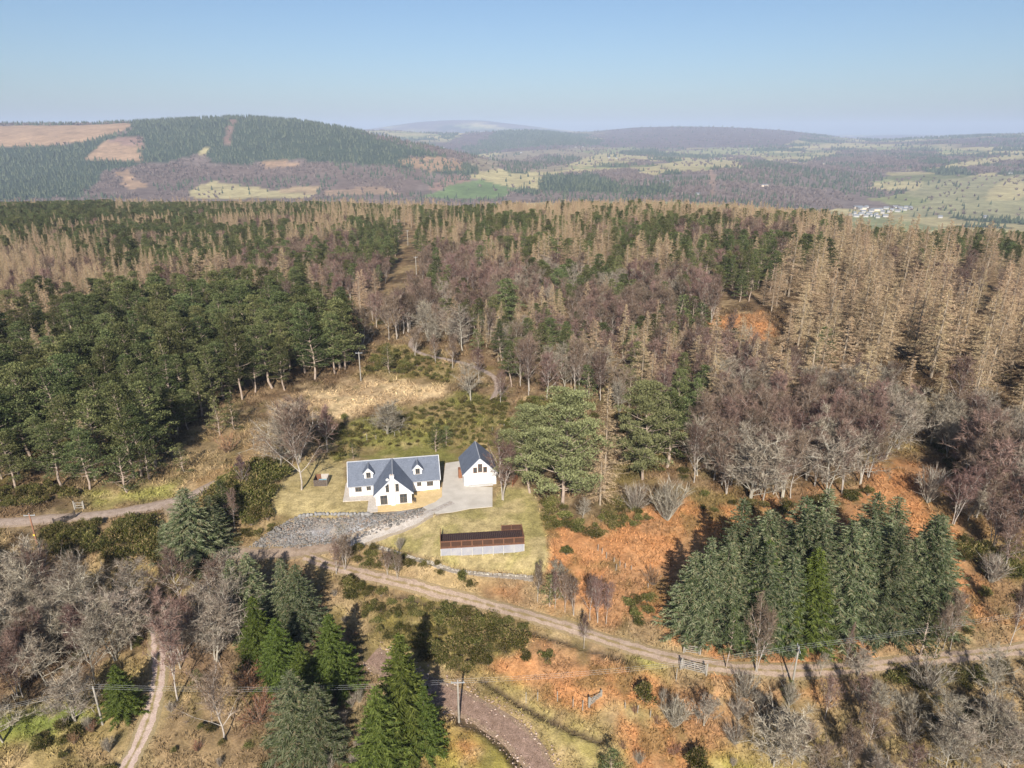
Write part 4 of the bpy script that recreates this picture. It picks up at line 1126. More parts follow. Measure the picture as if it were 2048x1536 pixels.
def spruce(seed, h, r, dens=1.0, leaf=.16, droop=.28, gap=.42, power=.85, bare=.04, slim=1.0):
    rng = np.random.default_rng(seed)
    T, C = Acc(), Acc()
    t = np.linspace(0, 1, 6)
    T.tube(np.stack([t * 0, t * 0, t * h - .3], 1), (.010 * h + .06) * (1 - .95 * t), 6)
    z = bare * h + .3; k = 0
    while z < h * .985:
        f = 1 - z / h
        L0 = r * (f ** power) * (.55 + .45 * min(1, (1 - f) * 6 + .55)) + .12
        nb = max(4, int(5 + 4 * f))
        for i in range(nb):
            L = L0 * rng.uniform(.72, 1.15)
            a = k * 2.4 + i * 2 * np.pi / nb + rng.normal(0, .15)
            out = np.array([math.cos(a), math.sin(a), 0]); side = np.array([-math.sin(a), math.cos(a), 0])
            n = max(3, int(L / .20 * dens))
            s = (np.arange(n) + .7) / n
            zz = z + rng.normal(0, .06) + L * (.22 * (1 - f) * s - droop * (.3 + f) * (s - .55 * s ** 2.2))
            P = out * (L * s)[:, None]; P[:, 2] = zz
            for sg in (-1, 1):
                d = out * .75 + sg * side * rng.uniform(.45, 1.0, n)[:, None] + np.array([0, 0, 1]) * rng.normal(-.12, .22, n)[:, None]
                C.blades(P, d, (.24 + .30 * L * (1 - .75 * s)) * rng.uniform(.7, 1.2, n), leaf * rng.uniform(.8, 1.4, n), rng, side=out * .6 - sg * side * .6 + rng.normal(0, .35, (n, 3)))
            C.blades(P, out + np.array([0, 0, 1]) * rng.normal(.25, .3, n)[:, None] + rng.normal(0, .25, (n, 3)), .34, leaf * 1.1, rng)
        z += gap * (.55 + .6 * f) * rng.uniform(.85, 1.15); k += 1
    n = 14   # leader
    C.blades(np.stack([np.zeros(n), np.zeros(n), h - np.linspace(.05, .9, n)], 1), rng.normal(0, .5, (n, 3)) + np.array([0, 0, .8]), .32, leaf * .7, rng)
    return T, C

def larch(seed, h, r, dens=1.0):
    rng = np.random.default_rng(seed)
    T, C = Acc(), Acc()
    t = np.linspace(0, 1, 7)
    lean = rng.normal(0, .012, 2) * h
    T.tube(np.stack([lean[0] * t ** 2, lean[1] * t ** 2, t * h - .3], 1), (.010 * h + .05) * (1 - .94 * t), 6)
    z = .13 * h; k = 0
    while z < h * .985:
        f = 1 - z / h
        L0 = r * (f ** .92) * (.6 + .4 * min(1, (1 - f) * 3.5)) + .12
        for i in range(max(3, int(3.2 + 2.6 * f))):
            L = L0 * rng.uniform(.5, 1.2); a = rng.uniform(0, 2 * np.pi)
            out = np.array([math.cos(a), math.sin(a), 0]); side = np.array([-math.sin(a), math.cos(a), 0])
            q = np.linspace(0, 1, 4)
            zz = z + rng.normal(0, .1) + L * (-.20 * f * q + .18 * q ** 2.5 + .10 * (1 - f) * q)
            BP = out * (L * q)[:, None] + np.array([lean[0], lean[1], 0]) * ((z / h) ** 2); BP[:, 2] = zz
            T.tube(BP, (.022 + .008 * f) * (1 - .8 * q), 3)
            n = int((7 + 5.5 * L) * dens)
            s = rng.uniform(.12, 1.02, n)
            P = np.stack([np.interp(s, q, BP[:, j]) for j in range(3)], 1)
            sg = rng.choice([-1, 1], n)[:, None]
            d = out * .55 + side * sg * rng.uniform(.1, .9, n)[:, None] + np.array([0, 0, 1]) * rng.normal(-.25, .45, n)[:, None]
            C.blades(P, d, (.30 + .18 * L * (1 - s)) * rng.uniform(.6, 1.3, n), .055, rng)
        z += .36 * (.6 + .5 * f) * rng.uniform(.8, 1.2); k += 1
    return T, C

def pine(seed, h, cw, crown0=.32, nl=26, per=95, flat=.5, leaf=.17, open_=1.0, top=.55):
    """Scots pine: bare lower stem, irregular layered cushions of needles"""
    rng = np.random.default_rng(seed)
    T, C = Acc(), Acc()
    t = np.linspace(0, 1, 8)
    wob = np.cumsum(rng.normal(0, .012, (8, 2)), 0) * h; wob[0] = 0
    P = np.stack([wob[:, 0], wob[:, 1], t * h * .95 - .3], 1)
    r0 = .013 * h + .06
    T.tube(P, r0 * (1 - .85 * t), 7)
    cl = []
    for i in range(nl):
        f = (i + rng.uniform(0, .9)) / nl
        tt = crown0 + (1 - crown0) * f ** .9
        p0 = np.array([np.interp(tt, t, P[:, k]) for k in range(3)])
        prof = (1 - f) ** top * (.62 + .38 * min(1, f * 5 + .2)) + .10
        L = cw / 2 * prof * rng.uniform(.6, 1.15) + .15
        a = i * 2.39 + rng.normal(0, .4); el = math.radians(rng.uniform(-8, 22) + 35 * f)
        d0 = np.array([math.cos(a) * math.cos(el), math.sin(a) * math.cos(el), math.sin(el)])
        q = np.linspace(0, 1, 4)
        LP = p0 + d0 * L * q[:, None] + np.array([0, 0, .16 * L]) * (q ** 2)[:, None]
        T.tube(LP, r0 * (.36 - .2 * f) * (1 - .8 * q), 4)
        for s in ([1.0, .62] if L > 1.6 else [.9]) + ([.3] if L > 3 and rng.random() < .6 else []):
            c = p0 + (LP[-1] - p0) * s + rng.normal(0, .22, 3) * np.array([1, 1, .5])
            cl.append((c, rng.uniform(.7, 1.25) * (.40 + .085 * cw) * (.8 if s < 1 else 1)))
    cl.append((P[-1] + np.array([0, 0, .2]), .5 + .09 * cw))
    for c, R in cl:
        n = int(per * (R / 1.1) ** 1.6 * open_)
        v = unit(rng.normal(size=(n, 3))); v[:, 2] = np.where(v[:, 2] < -.35, -v[:, 2], v[:, 2])
        rad = R * rng.uniform(.45, 1.05, n)[:, None]
        p = c + v * rad * np.array([1.1, 1.1, flat])
        d = v * np.array([1, 1, .6]) + np.array([0, 0, .55]) + rng.normal(0, .45, (n, 3))
        C.blades(p, d, leaf * 1.9 * rng.uniform(.7, 1.3, n), leaf * rng.uniform(.8, 1.3, n), rng)
    return T, C

def gorse(seed, w, h, n=1500, leaf=.08):
    rng = np.random.default_rng(seed)
    T, C = Acc(), Acc()
    nl = 13
    for i in range(nl):
        a = rng.uniform(0, 2 * np.pi); rr = rng.uniform(0, .42) * w * (i > 0)
        c = np.array([math.cos(a) * rr, math.sin(a) * rr, h * rng.uniform(.2, .62)])
        R = np.array([w * rng.uniform(.13, .26), w * rng.uniform(.13, .26), h * rng.uniform(.26, .46)])
        T.tube([(0, 0, -.15), tuple(c * .55), tuple(c)], [.05, .04, .015], 4)
        k = n // nl
        v = unit(rng.normal(size=(k, 3))); v[:, 2] = np.abs(v[:, 2]) * 1.0 - .25 * (rng.random(k) < .3)
        p = c + v * R * rng.uniform(.6, 1.06, k)[:, None]
        d = v + np.array([0, 0, .5]) + rng.normal(0, .4, (k, 3))
        C.blades(p, d, leaf * 2.6 * rng.uniform(.6, 1.4, k), leaf * rng.uniform(.8, 1.5, k), rng)
    return T, C

PROTO = {}
def proto(kind, gen, tm, cm, names, nominal):
    T, C = gen
    tv, tf = T.arrays(); cv, cf = C.arrays()
    PROTO.setdefault(kind, []).append(dict(t=mesh_np(kind + "_trunk", tv, tf, tm, True), c=mesh_np(kind + "_crown", cv, cf, cm), names=names, h=nominal, used=None))
TC = ("trunk", "crown"); BS = ("stem", "foliage")
for s in range(5):
    proto('birch', bare_tree(100 + s, 11, nstem=(1, 1, 2, 1, 3)[s], limb_el=(38, 66), nlimb=(19, 21, 20, 18, 18)[s], nsub=9, ntw=17, tw_len=1.0, tw_w=.05, droop=.12, limb_len=(.36, .42, .34, .46, .36)[s], r0=.13), M_BARK_W, V_BIRCH, TC, 11)
for s in range(5):
    proto('grey', bare_tree(200 + s, 9, nstem=(1, 2, 1, 3, 2)[s], spread=.22, limb_el=(12, 58), nlimb=(20, 22, 22, 24, 24)[s], nsub=10, ntw=13, tw_len=.8, tw_w=.045, r0=.13, t0=(.25, .15, .3, .1, .2)[s], limb_len=.42, sub_r=.02, droop=.05, up=.3), M_BARK_G, V_GREY, TC, 9)
for s in range(3):
    proto('fan', fan_bush(300 + s, 5, (3.6, 4.6, 3.0)[s], nstem=36, ntw=34, tw_w=.036), M_BARK_G, V_GREY, BS, 5)
for s in range(2):
    proto('rustfan', fan_bush(320 + s, 3.2, (3.2, 3.8)[s], nstem=24, ntw=26, tw_w=.035), M_BARK_D, V_RED, BS, 3.2)
for s in range(5):
    proto('larch', larch(400 + s, 18, (3.8, 4.8, 3.2, 5.4, 4.2)[s], 1.25), M_BARK_L, V_LARCH, TC, 18)
for s in range(6):
    proto('pine', pine(500 + s, 16, (7.4, 8.6, 6.4, 8.0, 7.0, 7.8)[s], crown0=(.26, .24, .30, .20, .14, .34)[s], nl=(44, 48, 42, 50, 52, 42)[s], per=120, leaf=.15, flat=.55, top=(1.05, .8, 1.2, .9, 1.1, .6)[s]), M_BARK_P, V_PINE, TC, 16)
for s in range(3):
    proto('youngpine', pine(540 + s, 7, (4.2, 3.6, 4.6)[s], crown0=.08, nl=30, per=80, leaf=.13, top=.9), M_BARK_P, V_PINE, TC, 7)
for s in range(2):
    proto('greypine', pine(560 + s, 21, (15, 13)[s], crown0=(.12, .18)[s], nl=58, per=120, leaf=.19, flat=.45, top=.62), M_BARK_P, V_PINEL, TC, 21)
for s in range(3):
    proto('spruce', spruce(600 + s, 15, (4.3, 4.7, 4.0)[s], leaf=.18), M_BARK_D, V_SPRUCE, TC, 15)
for s in range(4):
    proto('sitka', spruce(620 + s, 16, (4.2, 4.7, 3.9, 5.0)[s], leaf=.15, droop=.22, gap=.5, power=.75), M_BARK_D, V_SITKA, TC, 16)
for s in range(4):
    proto('gorse', gorse(700 + s, (3.0, 2.4, 3.6, 2.8)[s], (1.7, 1.9, 1.5, 1.4)[s]), M_BARK_D, V_GORSE, BS, 1.7)

OBJNAME = dict(birch="birch_tree", grey="bare_tree", fan="willow_bush", rustfan="broom_bush", larch="larch_tree", pine="pine_tree", youngpine="young_pine_tree", greypine="pine_tree", spruce="spruce_tree", sitka="spruce_tree", gorse="gorse_bush")
CATN = dict(birch="tree", grey="tree", fan="bush", rustfan="bush", larch="tree", pine="tree", youngpine="tree", greypine="tree", spruce="tree", sitka="tree", gorse="bush")

# ------------------------------------------------------------------ where they stand
PLANTS = []      # (kind, variant, x, y, height scale, rot, label, group)
RNG = np.random.default_rng(2024)
_allL = [(TRACKS[k], HALFW[k]) for k in TRACKS]
def keep_clear(x, y, pad):
    ok = np.ones(len(x), bool)
    for L, w in _allL: ok &= line_dist(x, y, L) > w + pad
    ok &= poly_sd(x, y, LAWN) > pad; ok &= poly_sd(x, y, SIDE_LAWN) > pad; ok &= poly_sd(x, y, YARD) > pad * .6
    return ok
RIDE = at([(690, 770), (740, 700), (775, 660), (800, 620), (815, 570), (822, 520), (815, 470), (800, 450)])   # cleared strip under the hill power line
CLEAR = [xy(p) for p in ([(520, 812), (640, 762), (760, 745), (900, 770), (890, 800), (700, 835), (560, 840)], [(1430, 640), (1520, 625), (1560, 660), (1500, 720), (1440, 690)],
                         [(1780, 910), (1860, 900), (1900, 950), (1880, 1060), (1900, 1200), (1830, 1200), (1790, 1030)])]

FORM = dict(pine=["conical", "broad", "narrow", "full", "low-branched", "round-topped"], birch=["slim", "full", "twin-stemmed", "spreading", "three-stemmed"], larch=["slender", "full", "narrow", "broad", "feathery"],
            grey=["single-stemmed", "twin-stemmed", "bushy", "three-stemmed", "forked"], gorse=["rounded", "upright", "spreading", "lumpy"], fan=["dense", "wide", "narrow"], spruce=["pointed", "broad", "narrow"], sitka=["pointed", "broad", "narrow", "wide"],
            youngpine=["bushy", "narrow", "wide"], greypine=["broad"], rustfan=["dense", "wide"])
def describe(text, size, form, depth):
    if text.startswith("small "):
        size = "short" if size in ("short", "lower") else "fairly tall"
    for w in ("tall ", "slim ", "slender ", "big ", "dense ", "low "):
        if text.startswith(w): text = text[len(w):]
    where = "at the edge of " if depth < .8 else ("just inside " if depth < 2.0 else ("deep in " if depth > 4.5 else "in "))
    for k in (" in a gap of the ", " in the ", " of the "):
        if k in text:
            text = text.replace(k, " " + where + k.strip().split(" ", 1)[1].replace("a gap of the", "the") + " ", 1); break
    out = size + " " + form + " " + text
    if len(out.split()) > 16: out = form + " " + text
    if len(out.split()) > 16: out = out.replace("at the edge of the", "edging the").replace("just inside the", "inside the")
    return out

def stand(poly, spacing, mix, hr, text, group, pad=1.2, jitter=1.0, gap=0.0):
    P = xy(poly) if not isinstance(poly, np.ndarray) else poly
    x0, y0 = P.min(0); x1, y1 = P.max(0)
    gx_, gy_ = np.meshgrid(np.arange(x0, x1, spacing), np.arange(y0, y1, spacing * .9))
    gx_ = gx_ + (np.arange(gx_.shape[0]) % 2)[:, None] * spacing * .5
    x = gx_.ravel() + RNG.uniform(-.5, .5, gx_.size) * spacing * jitter; y = gy_.ravel() + RNG.uniform(-.5, .5, gx_.size) * spacing * jitter
    m = (poly_sd(x, y, P) < 0) & keep_clear(x, y, pad)
    m &= line_dist(x, y, RIDE) > 2.8
    if gap: m &= fbm(x, y, 15, 3, 91.) > gap
    for c in CLEAR: m &= poly_sd(x, y, c) > .5
    x, y = x[m], y[m]
    ks = list(mix); pr = np.array([mix[k] for k in ks], float); pr /= pr.sum()
    # same kinds grow in drifts
    nz = np.stack([fbm(x, y, 32, 3, 31.0 + 7 * i) for i in range(len(ks))], 1)
    sc = np.log(pr)[None] + (nz - .5) * 7 + RNG.gumbel(0, .55, nz.shape)
    pick = sc.argmax(1)
    edge = -poly_sd(x, y, P) if len(x) else x
    hnz = fbm(x, y, 18, 2, 19.)
    for xi, yi, k, ed, hn in zip(x, y, pick, edge, hnz):
        kd = ks[k]
        h0 = hr[kd] if isinstance(hr, dict) else hr
        v = int(RNG.integers(len(PROTO[kd]))); hh = float(h0[0] + (h0[1] - h0[0]) * np.clip(RNG.uniform(0, 1) * .65 + (hn - .5) * 1.6 + .18, 0, 1))
        f = (hh - h0[0]) / (h0[1] - h0[0] + 1e-6)
        size = "short" if f < .25 else ("lower" if f < .5 else ("tall" if f < .78 else "very tall"))
        wd = 1.18 if kd in ('sitka', 'spruce') else float(RNG.uniform(.82, 1.25))
        if kd == 'larch': wd *= 1.34
        PLANTS.append((kd, v, xi, yi, hh, float(RNG.uniform(0, 6.28)), describe(text[kd], size, FORM[kd][v % len(FORM[kd])], ed / spacing), group[kd] if isinstance(group, dict) else group, wd))

def one(kind, px, py, h, label, var=0, rot=0.0, group=None, wide=1.0):
    p = at([(px, py)])[0]
    PLANTS.append((kind, var, p[0], p[1], h, rot, label, group, wide))

HT = dict(birch=(8, 12.5), grey=(7, 11), larch=(14, 20), pine=(12, 17), youngpine=(4, 8), fan=(3, 5), gorse=(1, 2), spruce=(12, 16), sitka=(13, 17), rustfan=(2, 3.4))
stand([(-200, 760), (0, 705), (200, 668), (330, 655), (480, 640), (620, 655), (700, 700), (690, 745), (640, 770), (560, 795), (480, 800), (400, 845), (330, 890), (300, 960), (180, 985), (0, 985), (-200, 1000)], 5.5,
      dict(pine=.74, youngpine=.08, grey=.09, larch=.09), dict(HT, pine=(10, 20), larch=(11, 17)),
      dict(pine="tall dark green pine in the dense pine wood above the gravel track", youngpine="small young pine growing under the tall pines above the gravel track", grey="bare grey tree standing among the dark pines above the gravel track", larch="tan larch standing among the dark pines above the gravel track"),
      dict(pine="pines of the wood above the gravel track", youngpine="young pines above the gravel track", grey="bare trees in the pine wood", larch="larches in the pine wood"))
stand([(-260, 700), (0, 695), (250, 652), (430, 605), (430, 560), (0, 545), (-260, 545)], 5.2, dict(larch=.72, birch=.2, pine=.08), dict(HT, larch=(12, 17)),
      dict(larch="bare tan larch in the stand behind the dark pine wood", birch="brown birch among the larches behind the dark pine wood", pine="green pine among the larches behind the dark pine wood"),
      dict(larch="larches behind the pine wood", birch="birches behind the pine wood", pine="pines behind the pine wood"))
stand([(250, 652), (640, 640), (745, 640), (790, 520), (560, 500), (430, 560)], 5.6, dict(pine=.5, youngpine=.22, larch=.1, birch=.18), dict(HT, pine=(10, 15)),
      dict(pine="green pine of the mixed wood left by the overhead line ride", youngpine="small green pine of the mixed wood beside the overhead line ride", larch="slim tan larch of the mixed wood beside the overhead line ride", birch="brown birch of the mixed wood beside the overhead line ride"),
      dict(pine="pines beside the ride", youngpine="young pines beside the ride", larch="larches beside the ride", birch="birches beside the ride"))
stand([(-260, 545), (0, 545), (430, 560), (560, 500), (790, 520), (800, 462), (400, 455), (240, 462), (140, 482), (-260, 502)], 6.2, dict(pine=.52, larch=.36, birch=.12), dict(HT, larch=(13, 18), pine=(11, 15)),
      dict(pine="green pine far back in the mixed larch and pine forest", larch="tan larch far back in the mixed larch and pine forest", birch="brown birch far back in the mixed larch and pine forest"),
      dict(pine="far pines of the mixed forest", larch="far larches of the mixed forest", birch="far birches of the mixed forest"))
stand([(-260, 500), (0, 495), (140, 480), (230, 462), (240, 425), (-260, 411)], 6.2, dict(pine=.97, larch=.03), dict(HT, pine=(12, 16)),
      dict(pine="dark green pine in the far block of pines before the wooded hill", larch="lone tan larch in the far block of pines before the wooded hill"), dict(pine="pines of the far block", larch="larches of the far block"))
stand([(235, 462), (400, 455), (800, 462), (1000, 458), (1010, 440), (830, 430), (600, 420), (300, 413), (240, 413)], 7.4, dict(pine=.8, larch=.2), dict(HT, pine=(11, 15)),
      dict(pine="dark pine at the far edge of the plateau forest", larch="tan larch at the far edge of the plateau forest"), dict(pine="pines at the far forest edge", larch="larches at the far forest edge"))
stand([(835, 480), (1010, 470), (1010, 565), (870, 605), (845, 560)], 6, dict(pine=.5, larch=.18, birch=.32), dict(HT, pine=(11, 15)),
      dict(pine="green pine beside the overhead line ride above the birch wood", larch="tan larch beside the overhead line ride above the birch wood", birch="brown birch beside the overhead line ride above the birch wood"),
      dict(pine="pines above the birch wood", larch="larches above the birch wood", birch="birches above the birch wood"))
stand([(845, 645), (868, 605), (1010, 565), (1300, 590), (1450, 620), (1480, 700), (1430, 780), (1400, 880), (1260, 850), (1130, 800), (1025, 800), (1015, 745), (960, 715), (900, 700), (860, 690)], 4.9, dict(birch=.50, larch=.14, youngpine=.10, pine=.12, grey=.14), dict(HT, youngpine=(5, 10), larch=(10, 17), pine=(9, 14)),
      dict(birch="purple-brown bare birch in the birch wood behind the house", larch="slender tan larch rising from the birch wood behind the house", youngpine="small green pine in the birch wood behind the house", pine="green pine in the birch wood behind the house", grey="spreading grey bare tree in the birch wood behind the house"),
      dict(birch="birches of the wood behind the house", larch="larches in the birch wood", youngpine="young pines in the birch wood", pine="pines in the birch wood", grey="grey trees in the birch wood"))
stand([(1010, 565), (1300, 590), (1500, 605), (1650, 565), (1660, 480), (1450, 465), (1200, 460), (1010, 470)], 6.4, dict(pine=.42, youngpine=.08, larch=.32, birch=.18), dict(HT, pine=(11, 16)),
      dict(pine="green pine on the rise between birch wood and larch skyline", youngpine="small green pine on the rise between birch wood and larch skyline", larch="tan larch among green pines on the rise above the birch wood", birch="brown birch among green pines on the rise above the birch wood"),
      dict(pine="pines on the rise", youngpine="young pines on the rise", larch="larches on the rise", birch="birches on the rise"))
stand([(985, 468), (1200, 460), (1450, 465), (1660, 480), (1705, 470), (1640, 448), (1300, 436), (1050, 436)], 5.2, dict(larch=.9, pine=.1), dict(HT, larch=(13, 17)),
      dict(larch="tan larch on the skyline of the plateau against the far valley", pine="green pine on the larch skyline against the far valley"), dict(larch="larches on the skyline", pine="pines on the skyline"))
stand([(1480, 705), (1450, 625), (1500, 605), (1650, 565), (1690, 500), (1850, 540), (2048, 555), (2260, 575), (2260, 900), (2048, 890), (1900, 860), (1750, 800), (1600, 800)], 8.8, dict(larch=.64, birch=.27, pine=.09), dict(HT, larch=(12, 23.5)),
      dict(larch="tall tan larch in the big larch stand above the bracken slope", birch="brown birch in a gap of the big larch stand", pine="green pine in the big larch stand"),
      dict(larch="larches of the big stand", birch="birches in the larch stand", pine="pines in the larch stand"), gap=.42)
stand([(1700, 500), (1850, 540), (2048, 555), (2260, 575), (2260, 500), (1950, 488), (1850, 500), (1780, 485), (1720, 480)], 8.5, dict(pine=.6, larch=.4), dict(HT, pine=(9, 13), larch=(11, 15)),
      dict(pine="dark green pine behind the big larch stand at the moor edge", larch="tan larch behind the big larch stand at the moor edge"), dict(pine="pines at the moor edge", larch="larches at the moor edge"))
stand([(1395, 890), (1430, 785), (1480, 725), (1600, 805), (1750, 810), (1900, 870), (2260, 930), (2260, 1090), (2048, 1080), (1960, 1030), (1900, 960), (1790, 905), (1740, 975), (1640, 1005), (1450, 1012), (1370, 985)], 4.5, dict(birch=.6, grey=.30, larch=.1), dict(HT, birch=(8.5, 12.5), grey=(7.5, 11)),
      dict(birch="brown birch in the open wood above the bracken slope", grey="grey bare tree in the open wood above the bracken slope", larch="tan larch in the open wood above the bracken slope"),
      dict(birch="birches above the bracken", grey="bare trees above the bracken", larch="larches above the bracken"))
stand([(1895, 985), (1960, 1020), (2260, 1080), (2260, 1250), (2048, 1240), (1960, 1200), (1915, 1090)], 4.3, dict(birch=.5, grey=.2, gorse=.3), dict(HT, birch=(7, 10), grey=(5, 8)),
      dict(birch="slim birch on the bracken slope beyond the spruce plantation", grey="small grey tree on the bracken slope beyond the spruce plantation", gorse="gorse on the bracken slope beyond the spruce plantation"),
      dict(birch="birches beyond the plantation", grey="small trees beyond the plantation", gorse="gorse beyond the plantation"))
stand([(765, 655), (800, 610), (838, 590), (862, 600), (846, 640), (818, 676), (780, 690)], 4.2, dict(birch=.9, larch=.1), dict(HT, birch=(9, 12)),
      dict(birch="brown birch in the clump between ride and hill track", larch="tan larch in the birch clump between ride and hill track"), dict(birch="birches between ride and track", larch="larches between ride and track"))
stand([(690, 745), (740, 690), (770, 640), (745, 630), (700, 690)], 5.0, dict(birch=.75, gorse=.25), dict(HT, birch=(8, 11)),
      dict(birch="brown birch at the foot of the pines by the cleared ride", gorse="gorse at the foot of the pines by the cleared ride"), dict(birch="birches by the ride", gorse="gorse by the ride"))
stand([(800, 640), (822, 600), (832, 520), (820, 465), (810, 465), (812, 520), (800, 600), (775, 650)], 3.6, dict(gorse=.75, youngpine=.1, birch=.15), dict(HT, gorse=(.8, 1.8), birch=(3, 5), youngpine=(2, 4)),
      dict(gorse="low scrub in the cleared ride under the power line", birch="small birch in the cleared ride under the power line", youngpine="small pine in the cleared ride under the power line"), dict(gorse="scrub in the ride", birch="small birches in the ride", youngpine="small pines in the ride"))
# foreground woods
stand([(-160, 1200), (60, 1190), (150, 1235), (330, 1215), (470, 1200), (480, 1290), (430, 1350), (345, 1340), (280, 1300), (200, 1370), (60, 1420), (-160, 1450)], 3.9, dict(grey=.55, birch=.45), dict(HT, grey=(8, 12.5), birch=(8.5, 12)),
      dict(grey="pale lichen-grey bare tree in the wood below the gravel track", birch="brown birch in the grey wood below the gravel track"), dict(grey="grey trees below the gravel track", birch="birches below the gravel track"))
stand([(1430, 1440), (1600, 1400), (1720, 1420), (2048, 1390), (2200, 1400), (2200, 1620), (1620, 1620), (1580, 1520), (1480, 1500)], 3.9, dict(grey=.5, fan=.35, birch=.08, gorse=.07), dict(HT, grey=(5, 8), birch=(6, 8)),
      dict(grey="grey bare tree in the thicket below the two-rut track", fan="pale fanning willow bush in the thicket below the two-rut track", birch="brown birch in the thicket below the two-rut track", gorse="gorse in the thicket below the two-rut track"),
      dict(grey="grey trees of the thicket", fan="willows of the thicket", birch="birches of the thicket", gorse="gorse of the thicket"))
for poly_, sp_, t_, g_ in (([(340, 1400), (420, 1400), (540, 1480), (560, 1600), (300, 1600), (330, 1500)], 3.4, "scrub between the narrow lower track and the grey-green spruces", "scrub by the lower track"),
                     ([(60, 1500), (200, 1440), (280, 1430), (250, 1500), (200, 1600), (0, 1600)], 3.2, "scrub between the small meadow and the narrow lower track", "scrub by the meadow"),
                     ([(1230, 1400), (1420, 1400), (1480, 1440), (1500, 1520), (1600, 1600), (1220, 1600)], 4.6, "scrub on the lower bracken slope below the gate", "scrub on the lower bracken"),
                     ([(1560, 1365), (2048, 1345), (2200, 1345), (2200, 1420), (1720, 1430), (1600, 1400)], 3.8, "scrub along the lower side of the two-rut track", "scrub along the two-rut track"),
                     ([(430, 1150), (700, 1160), (730, 1230), (720, 1300), (480, 1290)], 3.2, "scrub under the blue-green spruces below the driveway", "scrub under the spruces"),
                     ([(700, 1300), (760, 1330), (760, 1420), (740, 1560), (560, 1600), (700, 1420)], 3.0, "scrub between the lower spruces", "scrub between the spruces"),
                     ([(-100, 1190), (330, 1190), (470, 1200), (480, 1330), (300, 1290), (100, 1390), (-100, 1420)], 5.0, "scrub under the grey trees below the gravel track", "scrub under the grey trees")):
    stand(poly_, sp_, dict(gorse=.42, rustfan=.3, fan=.28), dict(gorse=(.8, 2.0), rustfan=(.9, 2.4), fan=(1.2, 3.0)), dict(gorse="gorse in the " + t_, rustfan="reddish bush in the " + t_, fan="pale twiggy bush in the " + t_),
          dict(gorse="gorse of the " + g_, rustfan="reddish bushes of the " + g_, fan="pale bushes of the " + g_), pad=.4)
# spruce plantation
stand([(1385, 1272), (1430, 1280), (1500, 1283), (1640, 1290), (1760, 1282), (1835, 1262), (1850, 1215), (1800, 1180), (1700, 1175), (1420, 1195), (1345, 1235)], 3.05, dict(sitka=.93, spruce=.07), dict(sitka=(11.5, 18.5), spruce=(11, 16)),
      dict(sitka="blue-green spruce in the dense plantation beside the two-rut track", spruce="dark green spruce in the dense plantation beside the two-rut track"), dict(sitka="blue-green spruces of the plantation", spruce="green spruces of the plantation"), pad=.6, jitter=1.5)
